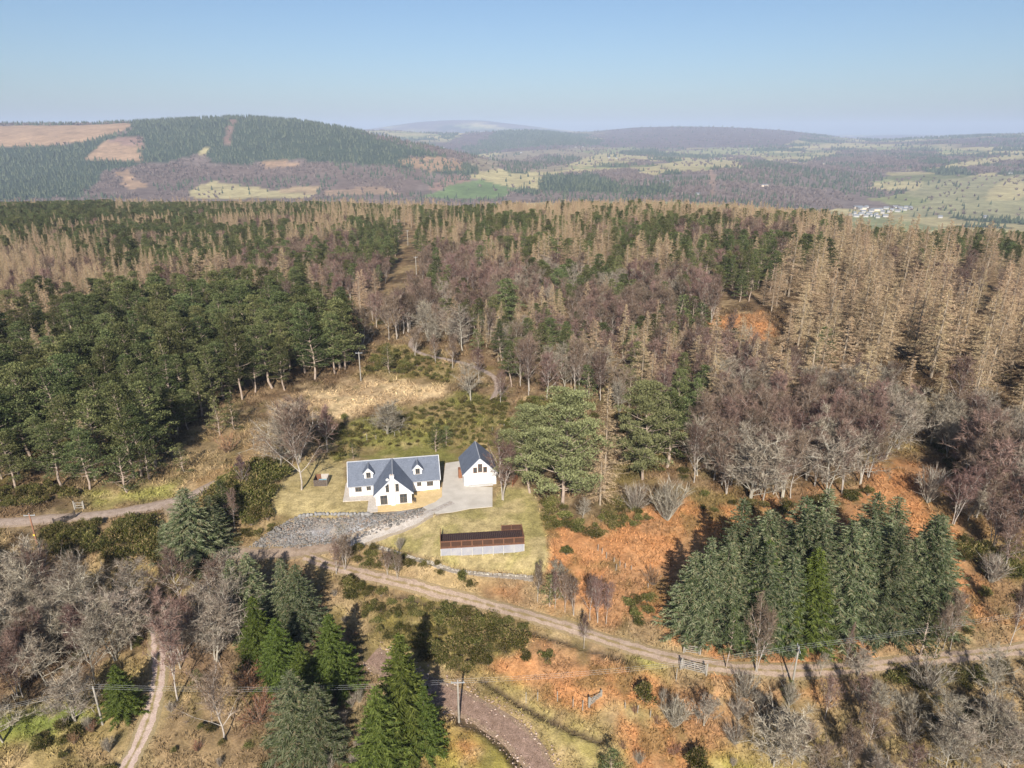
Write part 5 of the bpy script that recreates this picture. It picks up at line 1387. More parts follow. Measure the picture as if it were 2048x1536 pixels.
# gorse and scrub
GT = lambda t: dict(gorse=t)
for poly, sp, hr, t, g in (
    ([(80, 1065), (200, 1050), (215, 1085), (200, 1125), (90, 1125)], 1.9, (1.6, 2.6), "dense gorse bush beside the gravel track by the brown pole", "gorse beside the gravel track"),
    ([(205, 1065), (300, 1050), (335, 1060), (330, 1120), (210, 1128)], 1.9, (1.8, 2.8), "dense gorse bush beside the gravel track near the dark spruce", "gorse by the dark spruce"),
    ([(430, 1000), (470, 945), (548, 938), (562, 985), (545, 1040), (470, 1065)], 1.9, (1.7, 2.8), "tall gorse bush at the edge of the side lawn", "gorse at the side lawn"),
    ([(650, 930), (700, 855), (800, 830), (900, 800), (1010, 795), (1025, 890), (930, 905), (885, 905), (720, 915)], 2.05, (.7, 1.3), "low gorse on the slope behind the house", "gorse behind the house"),
    ([(690, 1100), (760, 1098), (850, 1128), (960, 1160), (945, 1185), (850, 1168), (720, 1135)], 1.7, (1.0, 1.8), "gorse on the bank between lawn and two-rut track", "gorse on the lawn bank"),
    ([(685, 1160), (860, 1203), (1055, 1243), (1045, 1300), (965, 1350), (890, 1345), (790, 1300), (715, 1235)], 1.9, (1.1, 2.5), "gorse in the thicket just below the two-rut track", "gorse below the track"),
    ([(1050, 1000), (1110, 1005), (1180, 1055), (1240, 1005), (1310, 1040), (1200, 1075), (1110, 1072)], 2.3, (1.0, 1.9), "gorse between the lawn and the bracken slope", "gorse beside the lawn"),
    ([(1240, 1200), (1305, 1190), (1315, 1245), (1270, 1262)], 1.9, (1.3, 2.0), "gorse bush at the foot of the spruce plantation on the bracken", "gorse on the bracken"),
    ([(1810, 1060), (1900, 1075), (2060, 1115), (2060, 1165), (1900, 1130)], 2.6, (1.3, 2.2), "dark gorse on the orange bracken slope", "gorse on the bracken slope"),
    ([(700, 765), (760, 700), (840, 712), (910, 735), (895, 765), (800, 775)], 2.4, (.8, 1.5), "gorse inside the bend of the hill track", "gorse in the track bend"),
    ([(-40, 985), (120, 968), (150, 1000), (0, 1018)], 2.2, (1.3, 2.2), "gorse at the edge of the pine wood beside the gravel track", "gorse at the pine wood"),
    ([(560, 850), (700, 835), (740, 850), (650, 900)], 3.0, (1.0, 1.8), "gorse on the straw slope behind the side lawn", "gorse on the straw slope"),
    ([(60, 1470), (140, 1440), (170, 1470), (120, 1500), (60, 1510)], 2.0, (1.0, 1.8), "gorse bush in the small green meadow", "gorse in the meadow"),
    ([(1860, 1430), (1960, 1420), (1960, 1490), (1880, 1490)], 2.2, (1.0, 1.8), "gorse in a gap of the grey willow thicket", "gorse in the willow gap"),
    ([(1770, 1365), (1860, 1345), (2010, 1340), (2010, 1370), (1800, 1390)], 2.0, (1.2, 2.0), "dark gorse along the lower edge of the two-rut track", "gorse along the track"),
    ([(1620, 1310), (1700, 1300), (1960, 1270), (2000, 1255), (2000, 1230), (1860, 1250)], 5.0, (.7, 1.3), "small gorse on the bank above the two-rut track", "gorse above the track"),
    ([(1370, 985), (1500, 1000), (1640, 1000), (1760, 975), (1700, 1022), (1560, 1030), (1400, 1030)], 3.4, (.8, 1.7), "gorse along the lower edge of the open birch wood", "gorse below the birch wood"),
    ([(1760, 920), (1880, 890), (1960, 950), (1900, 960), (1800, 940)], 3.2, (.8, 1.6), "gorse on the upper bracken under the larch stand", "gorse on the upper bracken"),
    ([(1030, 800), (1130, 810), (1260, 860), (1380, 900), (1390, 960), (1330, 960), (1240, 900), (1040, 830)], 3.6, (.8, 1.8), "gorse along the birch wood edge behind the huge pines", "gorse behind the huge pines"),
    ([(440, 1070), (560, 1045), (560, 1062), (480, 1092)], 2.2, (.8, 1.4), "small gorse at the foot of the stone bank", "gorse at the stone bank"),
):
    stand(poly, sp * .95, dict(gorse=1), dict(gorse=(hr[0] * 1.05, hr[1] * 1.25)), GT(t), g, pad=.5)

# trees that stand by themselves
one('birch', 603, 979, 14.5, "white stemmed birch standing alone on the side lawn", 3, .4, wide=1.15)
one('grey', 562, 936, 12, "broad many-stemmed bare tree behind the gorse at the side lawn", 3, 1.0, wide=1.3)
one('grey', 600, 925, 12, "broad brown-topped bare tree behind the timber pen", 1, 2.0, wide=1.3)
one('birch', 600, 918, 11.5, "purple-topped birch close behind the timber pen", 4, 2.6, wide=1.3)
one('birch', 1005, 1000, 11.5, "twin stemmed birch in front of the garage corner", 2, .9, wide=1.0)
one('greypine', 1125, 1008, 22, "huge grey-green pine beside the garage lawn", 0, .5)
one('greypine', 1060, 985, 17.5, "broad grey-green pine next to the timber screen", 1, 2.2, wide=1.0)
one('greypine', 1285, 958, 20.5, "huge green pine next to the tan larch behind the lawn", 1, 4.2, wide=.92)
one('pine', 1335, 935, 16, "broad green pine at the edge of the birch wood by the lawn", 3, 3.0, wide=1.35)
one('larch', 1208, 985, 22, "tan larch squeezed between two huge pines behind the lawn", 1, .2)
one('larch', 1200, 1010, 11, "short tan larch at the foot of the huge pines", 3, 1.2, wide=1.5)
one('pine', 1010, 650, 15.5, "bright green rounded pine alone in the birch wood", 3, 0.4, wide=1.3)
one('pine', 862, 612, 12.5, "rounded pine beside the overhead line above the hill track", 1, 2.0, wide=1.2)
one('youngpine', 780, 745, 8.5, "young pine standing in the bend of the hill track", 1, 0)
one('birch', 655, 905, 0.1 + 9, "small birch behind the house gable", 0, 1.0)
one('grey', 775, 872, 8.2, "wide crowned bare tree on the straw slope behind the house", 3, .3, wide=1.35)
one('grey', 942, 803, 9.0, "upright bare tree on the green slope beside the hill track", 1, 1.9)
one('grey', 925, 700, 11.5, "large bare tree inside the bend of the hill track", 2, .2, wide=1.2)
one('grey', 1022, 722, 11.0, "very wide bare tree at the lower edge of the birch wood", 3, 1.4, wide=1.5)
one('youngpine', 872, 903, 6.5, "young pine on the gorse slope behind the gable wing", 0, 0)
one('youngpine', 893, 890, 4.6, "smaller young pine on the gorse slope behind the house", 2, 1)
one('youngpine', 706, 918, 4.0, "little dark pine behind the house roof", 1, 2)
one('fan', 1335, 1040, 7.6, "large pale willow bush fanning out above the bracken", 0, .4, wide=1.3)
one('fan', 1270, 1020, 5.2, "pale willow bush among the gorse beside the lawn", 1, 1.4, wide=1.2)
one('grey', 1165, 1045, 4.5, "small twisted bare tree among the gorse beside the lawn", 0, .8)
one('fan', 1855, 1005, 7.0, "silver-white willow alone on the orange bracken", 2, 1.1, wide=1.3)
one('birch', 1905, 1050, 10, "birch clump on the orange bracken beyond the silver willow", 4, .2)
one('fan', 2010, 970, 6.0, "silvery willow in the shade under the larch stand", 1, .2)
one('fan', 1980, 1165, 5.0, "pale round willow bush on the bracken slope among the gorse", 2, 2.1, wide=1.4)
one('fan', 1350, 1455, 4.6, "small round silver bush on the bracken below the gate", 0, 0, wide=1.3)
one('grey', 1407, 1450, 5.2, "gnarled pale tree on the bracken below the gate", 4, 1.0)
one('grey', 1545, 1530, 9.0, "large gnarled lichen tree rising from the bracken thicket", 3, .5, wide=1.2)
one('fan', 1490, 1395, 4.0, "low lichen bush beside the two-rut track below the birch", 1, 1.0, wide=1.2)
one('grey', 1640, 1350, 3.4, "stunted white twisted tree beside the track pole", 0, 1.0)
one('grey', 1715, 1352, 4.0, "fallen-looking twisted tree at the track edge", 3, 2.0, wide=1.3)
one('fan', 1860, 1385, 5.0, "spreading grey willow at the track edge by the gorse", 1, .5, wide=1.3)
one('birch', 1512, 1345, 10.5, "white forked birch at the track edge before the plantation", 2, .6, wide=.75)
one('pine', 1452, 1335, 10.5, "slim pine at the track edge beside the gate", 2, .6, wide=.6)
one('birch', 1690, 1335, 6.5, "dead slanting stem at the plantation edge", 0, .2, wide=.35)
one('birch', 1168, 1296, 5.0, "small pale birch on the lower verge of the track", 0, .9, wide=.7)
for i, (a, b, h) in enumerate(((1075, 1205, 6.5), (1130, 1225, 6), (1148, 1232, 6.5), (1180, 1240, 6.8), (1196, 1243, 7), (1212, 1247, 6.5), (1110, 1218, 5.5))):
    one('birch', a, b, h, "slim young birch in the row above the two-rut track", i % 5, i * 1.1, "young birches above the track", wide=.7)
one('youngpine', 1100, 1213, 5.6, "young pine in the row of slim birches above the track", 0, .6)
for i, (a, b) in enumerate(((1868, 1318), (1900, 1300), (1885, 1300), (2020, 1290))):
    one('birch', a, b, 8 + i * .5, "slender white birch on the bank above the track beyond the plantation", i % 2, i * 2., "slender birches above the track", wide=.6)
one('youngpine', 1840, 1310, 8.0, "slim pine at the end of the spruce plantation", 1, .6)
for a, b, h, v in ((690, 1140, 6.2, 4), (672, 1148, 5.5, 2)):
    one('birch', a, b, h, "red-brown birch clump where driveway and track meet", v, .5, "birches at the track junction", wide=.9)
for a, b, h in ((775, 1150, 4.2), (795, 1158, 4.5)):
    one('birch', a, b, h, "small bare birch in the gorse bank below the lawn", 2, 1.3, "small birches in the gorse bank")
one('fan', 800, 1100, 2.4, "small bare bush at the lawn's lower edge", 0, .8)
one('grey', 1120, 1160, 3.6, "small pale bare tree at the corner of the lawn", 4, .2)
for i, (a, b, h, w) in enumerate(((1500, 1000, 13.0, 1.35), (1566, 995, 12.0, 1.2), (1440, 972, 11.0, 1.2), (1655, 985, 11.5, 1.3), (1720, 968, 10.5, 1.2), (1395, 950, 10.0, 1.1), (1610, 960, 12.5, 1.2))):
    one('grey', a, b, h, ("wide many-limbed bare tree at the foot of the open wood above the bracken", "forked bare tree at the foot of the open wood above the bracken", "bare tree beside the large willow at the foot of the open wood", "leaning bare tree over the bracken at the wood's foot", "last bare tree of the open wood beside the bracken strip", "bare tree behind the large pale willow bush", "tall bare tree behind the forked one above the bracken")[i], (3, 1, 4, 1, 0, 2, 3)[i], i * 1.3, wide=w)
one('sitka', 1402, 1272, 17.0, "pale-tipped spruce at the gate corner of the plantation", 2, .5, wide=1.0)
for i, (a, b, h) in enumerate(((905, 738, 8.5), (958, 764, 8), (872, 728, 7.5), (1002, 812, 7.5), (830, 712, 8))):
    one('birch', a, b, h, "brown birch standing over the lower verge of the hill track", i % 5, i * 1.7, "birches along the hill track")
one('rustfan', 1305, 1170, 3.6, "reddish bush on the bracken beside the spruce shadow", 0, .2)
one("sitka", 393, 1122, 14.0, "tall blue-green spruce standing where driveway and track meet", 1, .2, wide=1.6)
one("sitka", 432, 1098, 10.5, "broad dark spruce beside the shaded lane below the stone bank", 3, 1.2, wide=1.3)
one("pine", 452, 1052, 9.0, "dark pine between the gorse and the shaded lane", 4, 1.2, wide=1.3)
one("sitka", 338, 1112, 7.0, "small spruce behind the gorse by the shaded lane", 2, 2.2, wide=1.3)
one('sitka', 360, 1105, 8.0, "shorter spruce leaning against the tall blue-green spruce", 0, 2.2, wide=1.1)
one('birch', 470, 1060, 7, "thin birch in the spruce shade beside the stone bank", 0, .3, wide=.7)
one('birch', 488, 985, 6.5, "thin birch beside the parked car", 1, .3, wide=.8)
one('rustfan', 455, 905, 4.0, "red-brown bush above the parked car", 1, 1.0, wide=1.3)
one('rustfan', 430, 1000, 3, "brown bush at the edge of the gravel track", 1, 1.0)
one('youngpine', 255, 985, 9.5, "bushy pine at the wood edge above the gravel track", 2, .4, wide=1.15)
one('youngpine', 300, 960, 8.0, "smaller bushy pine at the wood edge above the gravel track", 0, 1.4, wide=1.1)
one('youngpine', 370, 945, 6.5, "thin young pine on the rough grass above the track bend", 1, .4)
one('youngpine', 470, 860, 8.5, "thin pine in the open group above the parked car", 1, .4, wide=.8)
one('youngpine', 440, 868, 9.0, "taller thin pine in the open group above the parked car", 0, 2.4, wide=.8)
for a, b, h, v, k, t in ((482, 1258, 12.5, 0, 'sitka', "blue-green spruce at the edge of the grey wood"), (513, 1250, 13.0, 1, 'sitka', "tall blue-green spruce with pale leader below the driveway"), (578, 1255, 12.5, 2, 'sitka', "blue-green spruce below the stone bank"),
                         (606, 1262, 12.0, 3, 'sitka', "blue-green spruce casting its shadow on the driveway"), (522, 1318, 11.0, 0, 'spruce', "bright green conical spruce beside the rusty scrub"), (566, 1365, 11.2, 1, 'spruce', "bright green spruce in the middle of the lower spruce group"),
                         (672, 1372, 12.4, 1, 'spruce', "open bright green spruce beside the long shadow"), (612, 1395, 9.5, 2, 'spruce', "narrow green spruce in front of the lower spruce group"), (598, 1500, 13.0, 3, 'sitka', "grey-green spruce low in the lower spruce group"),
                         (648, 1512, 11.8, 1, 'sitka', "pale blue spruce next to the broad green spruces"), (812, 1492, 18.0, 0, 'spruce', "tall bright green spruce beside the stony red track"), (766, 1555, 14.5, 1, 'spruce', "broad bright green spruce in front of the stony red track"), (852, 1500, 10.5, 2, 'spruce', "short bright green spruce leaning on the tall one by the stony track")):
    one(k, a, b, h, t, v, a * .37, wide=1.18 if h < 13.5 else 1.05)
one('birch', 447, 1480, 9.5, "red-brown spreading birch beside the rusty scrub", 3, .9, wide=1.25)
one('rustfan', 505, 1380, 4.2, "rust red bush under the green spruces", 0, .3, wide=1.6)
one('rustfan', 520, 1440, 3.6, "dark red bush beside the grey-green spruce", 1, .3, wide=1.5)
one('birch', 355, 1400, 12.5, "tall white birch beside the narrow lower track", 0, .3, wide=.9)
one('grey', 430, 1325, 11, "silver many-branched tree beside the white birch", 1, .3, wide=1.1)
one('grey', 150, 1440, 8.2, "round lichen-grey tree on the small green meadow", 3, .6, wide=1.2)
one('grey', 235, 1310, 9.5, "forked silver tree at the edge of the narrow lower track", 1, 1.6, wide=1.15)
one('grey', 8, 1480, 9, "pale bare tree at the meadow edge", 4, .1, wide=1.2)
one('fan', 45, 1172, 5.5, "red-brown fanning bush under the brown pole", 1, 1.6, wide=1.5)
one('spruce', 250, 1425, 8.0, "dark yew-like spruce hanging over the narrow lower track", 2, .6, wide=1.5)
one('youngpine', 395, 1375, 3.0, "small bright green bush beside the white birch", 0, 0, wide=1.2)
one('youngpine', 1575, 1400, 3.2, "small bright green pine in the bracken below the track pole", 0, .4)
one('gorse', 1285, 1400, 2.6, "gorse bush by the fence posts on the bracken", 1, .4)
one('gorse', 1052, 1320, 1.4, "small gorse alone on the lower bracken bank", 0, .4)
one('gorse', 1095, 1318, 1.4, "round gorse alone on the upper bracken bank", 2, .4)
one('gorse', 1133, 1108, 1.6, "gorse tuft alone on the bracken beside the lawn", 3, .4)
one('youngpine', 1220, 1560, 5.0, "dark young pine at the end of the stony track ditch", 2, .4)
one('gorse', 1390, 1540, 3, "dark gorse column in the lower bracken", 1, .4)

# ---- build: the largest in view as single trees, what lies beyond the limit as one mass each
_by = {}
for p in PLANTS:
    p = tuple(p) + ((1.0,) if len(p) == 8 else ())
    _by.setdefault('pine' if p[0] in ('pine', 'greypine') else ('spruce' if p[0] in ('spruce', 'sitka') else p[0]), []).append(p)
def place_tree(p):
    kind, var, x, y, h, rot, label, group, wide = p
    pr = PROTO[kind][var]
    z = float(H(x, y)[0])
    s = h / pr['h']
    e = bpy.data.objects.new(OBJNAME[kind], None)
    e.empty_display_size = .5
    e.location = (x, y, z); e.rotation_euler = (0, 0, rot); e.scale = (s * wide, s * wide, s)
    COL.objects.link(e)
    e["label"] = label; e["category"] = CATN[kind]
    if group: e["group"] = group
    if pr['used'] is None:
        t = bpy.data.objects.new(pr['names'][0], pr['t']); c = bpy.data.objects.new(pr['names'][1], pr['c'])
        pr['used'] = (t, c)
    else:
        t = pr['used'][0].copy(); c = pr['used'][1].copy()
    for o in (t, c):
        o.parent = e; COL.objects.link(o)
    return e

def forest_mass(name, plants, label=None):
    """all remaining trees of one kind as one object: points carrying instances"""
    kinds = sorted({(p[0], p[1]) for p in plants})
    idx = {k: i for i, k in enumerate(kinds)}
    P = np.array([(p[2], p[3]) for p in plants]); z = H(P[:, 0], P[:, 1])
    me = bpy.data.meshes.new(name)
    me.vertices.add(len(P)); me.vertices.foreach_set("co", np.stack([P[:, 0], P[:, 1], z], 1).astype(np.float32).ravel())
    for nm, ty, vals in (("scl", 'FLOAT', [p[4] / PROTO[p[0]][p[1]]['h'] for p in plants]), ("rotz", 'FLOAT', [p[5] for p in plants]), ("idx", 'INT', [idx[(p[0], p[1])] for p in plants])):
        a = me.attributes.new(nm, ty, 'POINT'); a.data.foreach_set("value", np.array(vals, np.int32 if ty == 'INT' else np.float32))
    o = link(bpy.data.objects.new(name, me)); tag(o, kind="stuff")
    ng = bpy.data.node_groups.new(name + "_nodes", 'GeometryNodeTree')
    ng.interface.new_socket("Geometry", in_out='INPUT', socket_type='NodeSocketGeometry'); ng.interface.new_socket("Geometry", in_out='OUTPUT', socket_type='NodeSocketGeometry')
    N, Lk = ng.nodes, ng.links
    gi = N.new("NodeGroupInput"); go = N.new("NodeGroupOutput"); ip = N.new("GeometryNodeInstanceOnPoints"); jn = N.new("GeometryNodeJoinGeometry")
    for k in reversed(kinds):
        pr = PROTO[k[0]][k[1]]
        j2 = N.new("GeometryNodeJoinGeometry")
        for ob in pr['used']:
            oi = N.new("GeometryNodeObjectInfo"); oi.transform_space = 'ORIGINAL'; oi.inputs['Object'].default_value = ob
            Lk.new(oi.outputs['Geometry'], j2.inputs[0])
        gti = N.new("GeometryNodeGeometryToInstance"); Lk.new(j2.outputs[0], gti.inputs[0]); Lk.new(gti.outputs[0], jn.inputs[0])
    def named(nm, ty):
        a = N.new("GeometryNodeInputNamedAttribute"); a.data_type = ty; a.inputs['Name'].default_value = nm
        return a.outputs[0]
    Lk.new(gi.outputs[0], ip.inputs['Points']); Lk.new(jn.outputs[0], ip.inputs['Instance'])
    ip.inputs['Pick Instance'].default_value = True
    Lk.new(named("idx", 'INT'), ip.inputs['Instance Index']); Lk.new(named("scl", 'FLOAT'), ip.inputs['Scale'])
    cx = N.new("ShaderNodeCombineXYZ"); Lk.new(named("rotz", 'FLOAT'), cx.inputs['Z']); Lk.new(cx.outputs[0], ip.inputs['Rotation'])
    Lk.new(ip.outputs[0], go.inputs[0])
    md = o.modifiers.new("scatter", 'NODES'); md.node_group = ng
    return o

MASS = []
CAP = 290
for kind, L in _by.items():
    def seen(p):
        d = p[3] * CP + CAMZ * SP
        u = p[2] / d * F_PX
        return (p[4] / d) * (1 if abs(u) < 1060 else .001)
    L = sorted(L, key=lambda p: (p[7] is not None, -seen(p)))
    vis = [p for p in L]
    for p in vis[:CAP]: place_tree(p)
    rest = vis[CAP:]
    if rest: MASS.append((kind, rest))
for kind, rest in MASS:
    # make sure every variant has an object to draw its geometry from
    rest = [p if PROTO[p[0]][p[1]]['used'] else (p[0], next(i for i, q in enumerate(PROTO[p[0]]) if q['used']), *p[2:]) for p in rest]
    forest_mass(dict(pine="pine_forest", larch="larch_forest", birch="birch_wood", gorse="gorse_scrub").get(kind, kind + "_wood"), rest)
print("PLANTS", {k: len(v) for k, v in _by.items()})
# ------------------------------------------------------------------ stone bank, wall, fences, poles, gates
def rock_mesh(rng, n, P, size, flat=.65):
    """n irregular boulders as one triangle soup; P (n,3) centres"""
    t = (1 + 5 ** .5) / 2
    B = np.array([(-1, t, 0), (1, t, 0), (-1, -t, 0), (1, -t, 0), (0, -1, t), (0, 1, t), (0, -1, -t), (0, 1, -t), (t, 0, -1), (t, 0, 1), (-t, 0, -1), (-t, 0, 1)], float)
    B /= np.linalg.norm(B[0])
    Fb = np.array([(0, 11, 5), (0, 5, 1), (0, 1, 7), (0, 7, 10), (0, 10, 11), (1, 5, 9), (5, 11, 4), (11, 10, 2), (10, 7, 6), (7, 1, 8), (3, 9, 4), (3, 4, 2), (3, 2, 6), (3, 6, 8), (3, 8, 9), (4, 9, 5), (2, 4, 11), (6, 2, 10), (8, 6, 7), (9, 8, 1)])
    V = np.repeat(B[None], n, 0) * rng.uniform(.7, 1.25, (n, 12, 1))
    V *= size.reshape(-1, 1, 1) * np.stack([rng.uniform(.8, 1.5, n), rng.uniform(.7, 1.1, n), rng.uniform(.5, .9, n) * flat / .65], 1)[:, None]
    a = rng.uniform(0, 6.28, n); c, s_ = np.cos(a), np.sin(a)
    x = V[..., 0] * c[:, None] - V[..., 1] * s_[:, None]; y = V[..., 0] * s_[:, None] + V[..., 1] * c[:, None]
    V = np.stack([x, y, V[..., 2]], -1) + P[:, None]
    F = (Fb[None] + 12 * np.arange(n)[:, None, None]).reshape(-1, 3)
    return V.reshape(-1, 3), F
V_ROCK = veg_mat("rubble_stone", [(.11, .104, .098), (.17, .16, .15), (.235, .222, .208), (.22, .165, .125)], .1, .01)
V_ROCKP = veg_mat("pale_boulder", [(.20, .192, .187), (.25, .242, .235)], .2, .01)
RG = np.random.default_rng(55)
bank_poly = xy([(498, 1094), (540, 1062), (570, 1044), (605, 1031), (735, 1031), (800, 1026), (850, 1017), (848, 1028), (795, 1050), (730, 1074), (660, 1088), (600, 1096)])
bx0, by0 = bank_poly.min(0); bx1, by1 = bank_poly.max(0)
gx_, gy_ = np.meshgrid(np.arange(bx0, bx1, .28), np.arange(by0, by1, .28))
x = gx_.ravel() + RG.uniform(-.17, .17, gx_.size); y = gy_.ravel() + RG.uniform(-.17, .17, gx_.size)
m = poly_sd(x, y, bank_poly) < .1 * RG.normal(size=len(x)); x, y = x[m], y[m]
sz = RG.uniform(.11, .24, len(x)) * (1 + .7 * (RG.random(len(x)) < .1))
V_, F_ = rock_mesh(RG, len(x), np.stack([x, y, H(x, y) + .02 + sz * .1], 1), sz)
bank = empty("stone_bank", (float(bank_poly[:, 0].mean()), float(bank_poly[:, 1].mean()), float(H(bank_poly[:, 0].mean(), bank_poly[:, 1].mean())[0])))
tag(bank, "grey rubble stone bank holding up the house terrace above the driveway", "stone bank")
bl = np.array(bank.location)
o = link(bpy.data.objects.new("rubble", mesh_np("rubble", V_ - bl, F_, V_ROCK)), bank); tag(o, kind="stuff")
for i, (a, b_) in enumerate(zip(np.linspace(600, 742, 19), np.interp(np.linspace(600, 742, 19), [600, 640, 742], [1033, 1029, 1030]))):
    p = at([(a, b_)])[0]
    V1, F1 = rock_mesh(RG, 1, np.zeros((1, 3)), np.array([RG.uniform(.38, .55)]), .8)
    ob = link(bpy.data.objects.new("boulder", mesh_np("boulder", V1, F1, V_ROCKP)), bank); ob.location = Vector(p) - Vector(bl) + Vector((0, 0, .15))
# shorter courses of stones under the patio edge
# dry stone wall under the lawn
wl = smooth_line(at([(742, 1088), (790, 1101), (845, 1118), (900, 1135), (950, 1143), (1000, 1147), (1040, 1149), (1068, 1152)]), 10)
wall = empty("dry_stone_wall", tuple(wl[len(wl) // 2])); tag(wall, "low weathered dry stone wall along the foot of the lawn", "wall")
wo_ = np.array(wall.location)
d = np.gradient(wl[:, :2], axis=0); d /= np.linalg.norm(d, axis=1, keepdims=True); nrm = np.stack([d[:, 1], -d[:, 0]], 1)
Ps, Sz = [], []
Lw = np.concatenate([[0], np.cumsum(np.linalg.norm(np.diff(wl[:, :2], axis=0), axis=1))])
for lv in range(6):
    s_ = np.arange(0, Lw[-1], .26) + RG.uniform(-.08, .08, len(np.arange(0, Lw[-1], .26)))
    for side in (0, .32):
        px_ = np.interp(s_, Lw, wl[:, 0]) + np.interp(s_, Lw, nrm[:, 0]) * (side + lv * -.04 + .35); py_ = np.interp(s_, Lw, wl[:, 1]) + np.interp(s_, Lw, nrm[:, 1]) * (side + lv * -.04 + .35)
        z_ = H(np.interp(s_, Lw, wl[:, 0]), np.interp(s_, Lw, wl[:, 1])) - .95 + lv * .2
        Ps.append(np.stack([px_, py_, z_], 1)); Sz.append(RG.uniform(.13, .21, len(s_)))
Ps = np.concatenate(Ps); Sz = np.concatenate(Sz)
V_, F_ = rock_mesh(RG, len(Ps), Ps, Sz)
V_WALLS = veg_mat("wall_stone", [(.20, .17, .145), (.31, .27, .23), (.42, .375, .32)], .1, .01)
ob = link(bpy.data.objects.new("walling_stones", mesh_np("walling_stones", V_ - wo_, F_, V_WALLS)), wall); tag(ob, kind="stuff")
core = MB()
for i in range(0, len(wl) - 1, 4):
    a = wl[i]; b = wl[min(i + 4, len(wl) - 1)]
    core.bar((a[0] + nrm[i, 0] * .5 - wo_[0], a[1] + nrm[i, 1] * .5 - wo_[1], a[2] - .45 - wo_[2]), (b[0] + nrm[min(i + 4, len(wl) - 1), 0] * .5 - wo_[0], b[1] + nrm[min(i + 4, len(wl) - 1), 1] * .5 - wo_[1], b[2] - .45 - wo_[2]), .42, .85)
cob = core.build("core", surf_mat("wall_core", (.16, .14, .12), (.22, .19, .165), 3), wall); tag(cob, kind="stuff")
# stones along the stony track
L = TRACKS['stony'][:, :2]
dd = np.gradient(L, axis=0); dd /= np.linalg.norm(dd, axis=1, keepdims=True); nn = np.stack([-dd[:, 1], dd[:, 0]], 1)
k = 520; i_ = RG.integers(0, len(L), k); off = RG.choice([-1, 1], k) * RG.uniform(1.2, 2.6, k)
x, y = L[i_, 0] + nn[i_, 0] * off + RG.normal(0, .3, k), L[i_, 1] + nn[i_, 1] * off + RG.normal(0, .3, k)
sz = RG.uniform(.05, .17, k)
V_, F_ = rock_mesh(RG, k, np.stack([x, y, H(x, y) + .05], 1), sz)
V_STN = veg_mat("red_stones", [(.26, .17, .135), (.36, .26, .21), (.46, .36, .31)], .1, .01)
tag(link(bpy.data.objects.new("loose_stones", mesh_np("loose_stones", V_, F_, V_STN))), kind="stuff")

M_POLE = surf_mat("weathered_pole", (.22, .20, .17), (.30, .275, .24), 1.5, .9)
M_POLEB = surf_mat("brown_pole", (.20, .095, .055), (.27, .14, .085), 1.5, .85)
M_ARM = surf_mat("pole_arm", (.27, .28, .29), (.33, .34, .35), 4, .6)
M_GREYW = surf_mat("silvered_timber", (.23, .21, .18), (.32, .295, .26), 3, .9)
M_DARKW = surf_mat("dark_gate_timber", (.045, .038, .033), (.075, .062, .055), 3, .9)
POLE_TOPS = {}
def pole(key, px, py, h, label, mat=M_POLE, arm=None, group=None, lean=0.0, r=.13):
    p = at([(px, py)])[0]
    e = empty("power_pole", tuple(p)); tag(e, label, "pole", group)
    MB().tube([(0, 0, -.4), (lean * .5, 0, h / 2), (lean, 0, h)], [r * 1.2, r, r * .8], 8).build("post", mat, e, smooth_shade=True)
    if arm is not None:
        MB().bar((lean - .9 * math.cos(arm), -.9 * math.sin(arm), h - .25), (lean + .9 * math.cos(arm), .9 * math.sin(arm), h - .25), .10, .12).build("crossarm", M_ARM, e)
        for t in (-.8, 0, .8):
            MB().tube([(lean + t * math.cos(arm), t * math.sin(arm), h - .2 + (.2 if t == 0 else 0)), (lean + t * math.cos(arm), t * math.sin(arm), h + (.2 if t == 0 else 0))], [.05, .035], 6).build("insulator", M_ARM, e)
    POLE_TOPS[key] = (p + np.array([lean, 0, h]), arm)
    return e
pole('brown', 77, 1097, 6.6, "brown pole with pale crossarm and yellow plate beside the gravel track", M_POLEB, .1)
MB().box(-.16, .16, -.19, -.15, 2.55, 2.85).build("warning_plate", surf_mat("yellow_plate", (.62, .45, .05), (.68, .5, .07), 3), bpy.data.objects["power_pole"])
pole('meadow', 205, 1446, 6.2, "grey leaning pole beside the small green meadow", M_POLE, None)
pole('stony', 918, 1440, 6.6, "grey pole beside the stony red track", M_POLE, .05)
pole('track', 1584, 1372, 6.6, "grey pole with a stay beside the two-rut track", M_POLE, 1.4)
for i, (a, b, h) in enumerate(((833, 552, 8.5), (816, 492, 9.0), (798, 466, 9.0), (428, 462, 9.0))):
    pole('hill%d' % i, a, b, h, ("pale pole with crossarm in the lower cleared ride", "pale pole in the middle of the cleared ride", "pale pole at the top of the cleared ride", "pale pole standing in the far larches")[i], M_GREYW, .1, r=.16)
pole('hill9', 722, 762, 8.0, "pale crossarm pole at the lower end of the cleared ride beside the gorse", M_GREYW, .1, r=.14)
p0, p1 = POLE_TOPS['track'][0], POLE_TOPS['track'][0]
stay = MB().tube([(0, 0, 0), (-.9, .8, -6.0)], [.04, .04], 5)
so = stay.build("stay_wire", M_POLE); so.location = tuple(p0 - np.array([0, 0, .8])); so.parent = bpy.data.objects["power_pole.003"]; so.location = (0, 0, 5.8)
M_WIRE = surf_mat("wire", (.30, .31, .32), (.36, .37, .38), 3, .5)
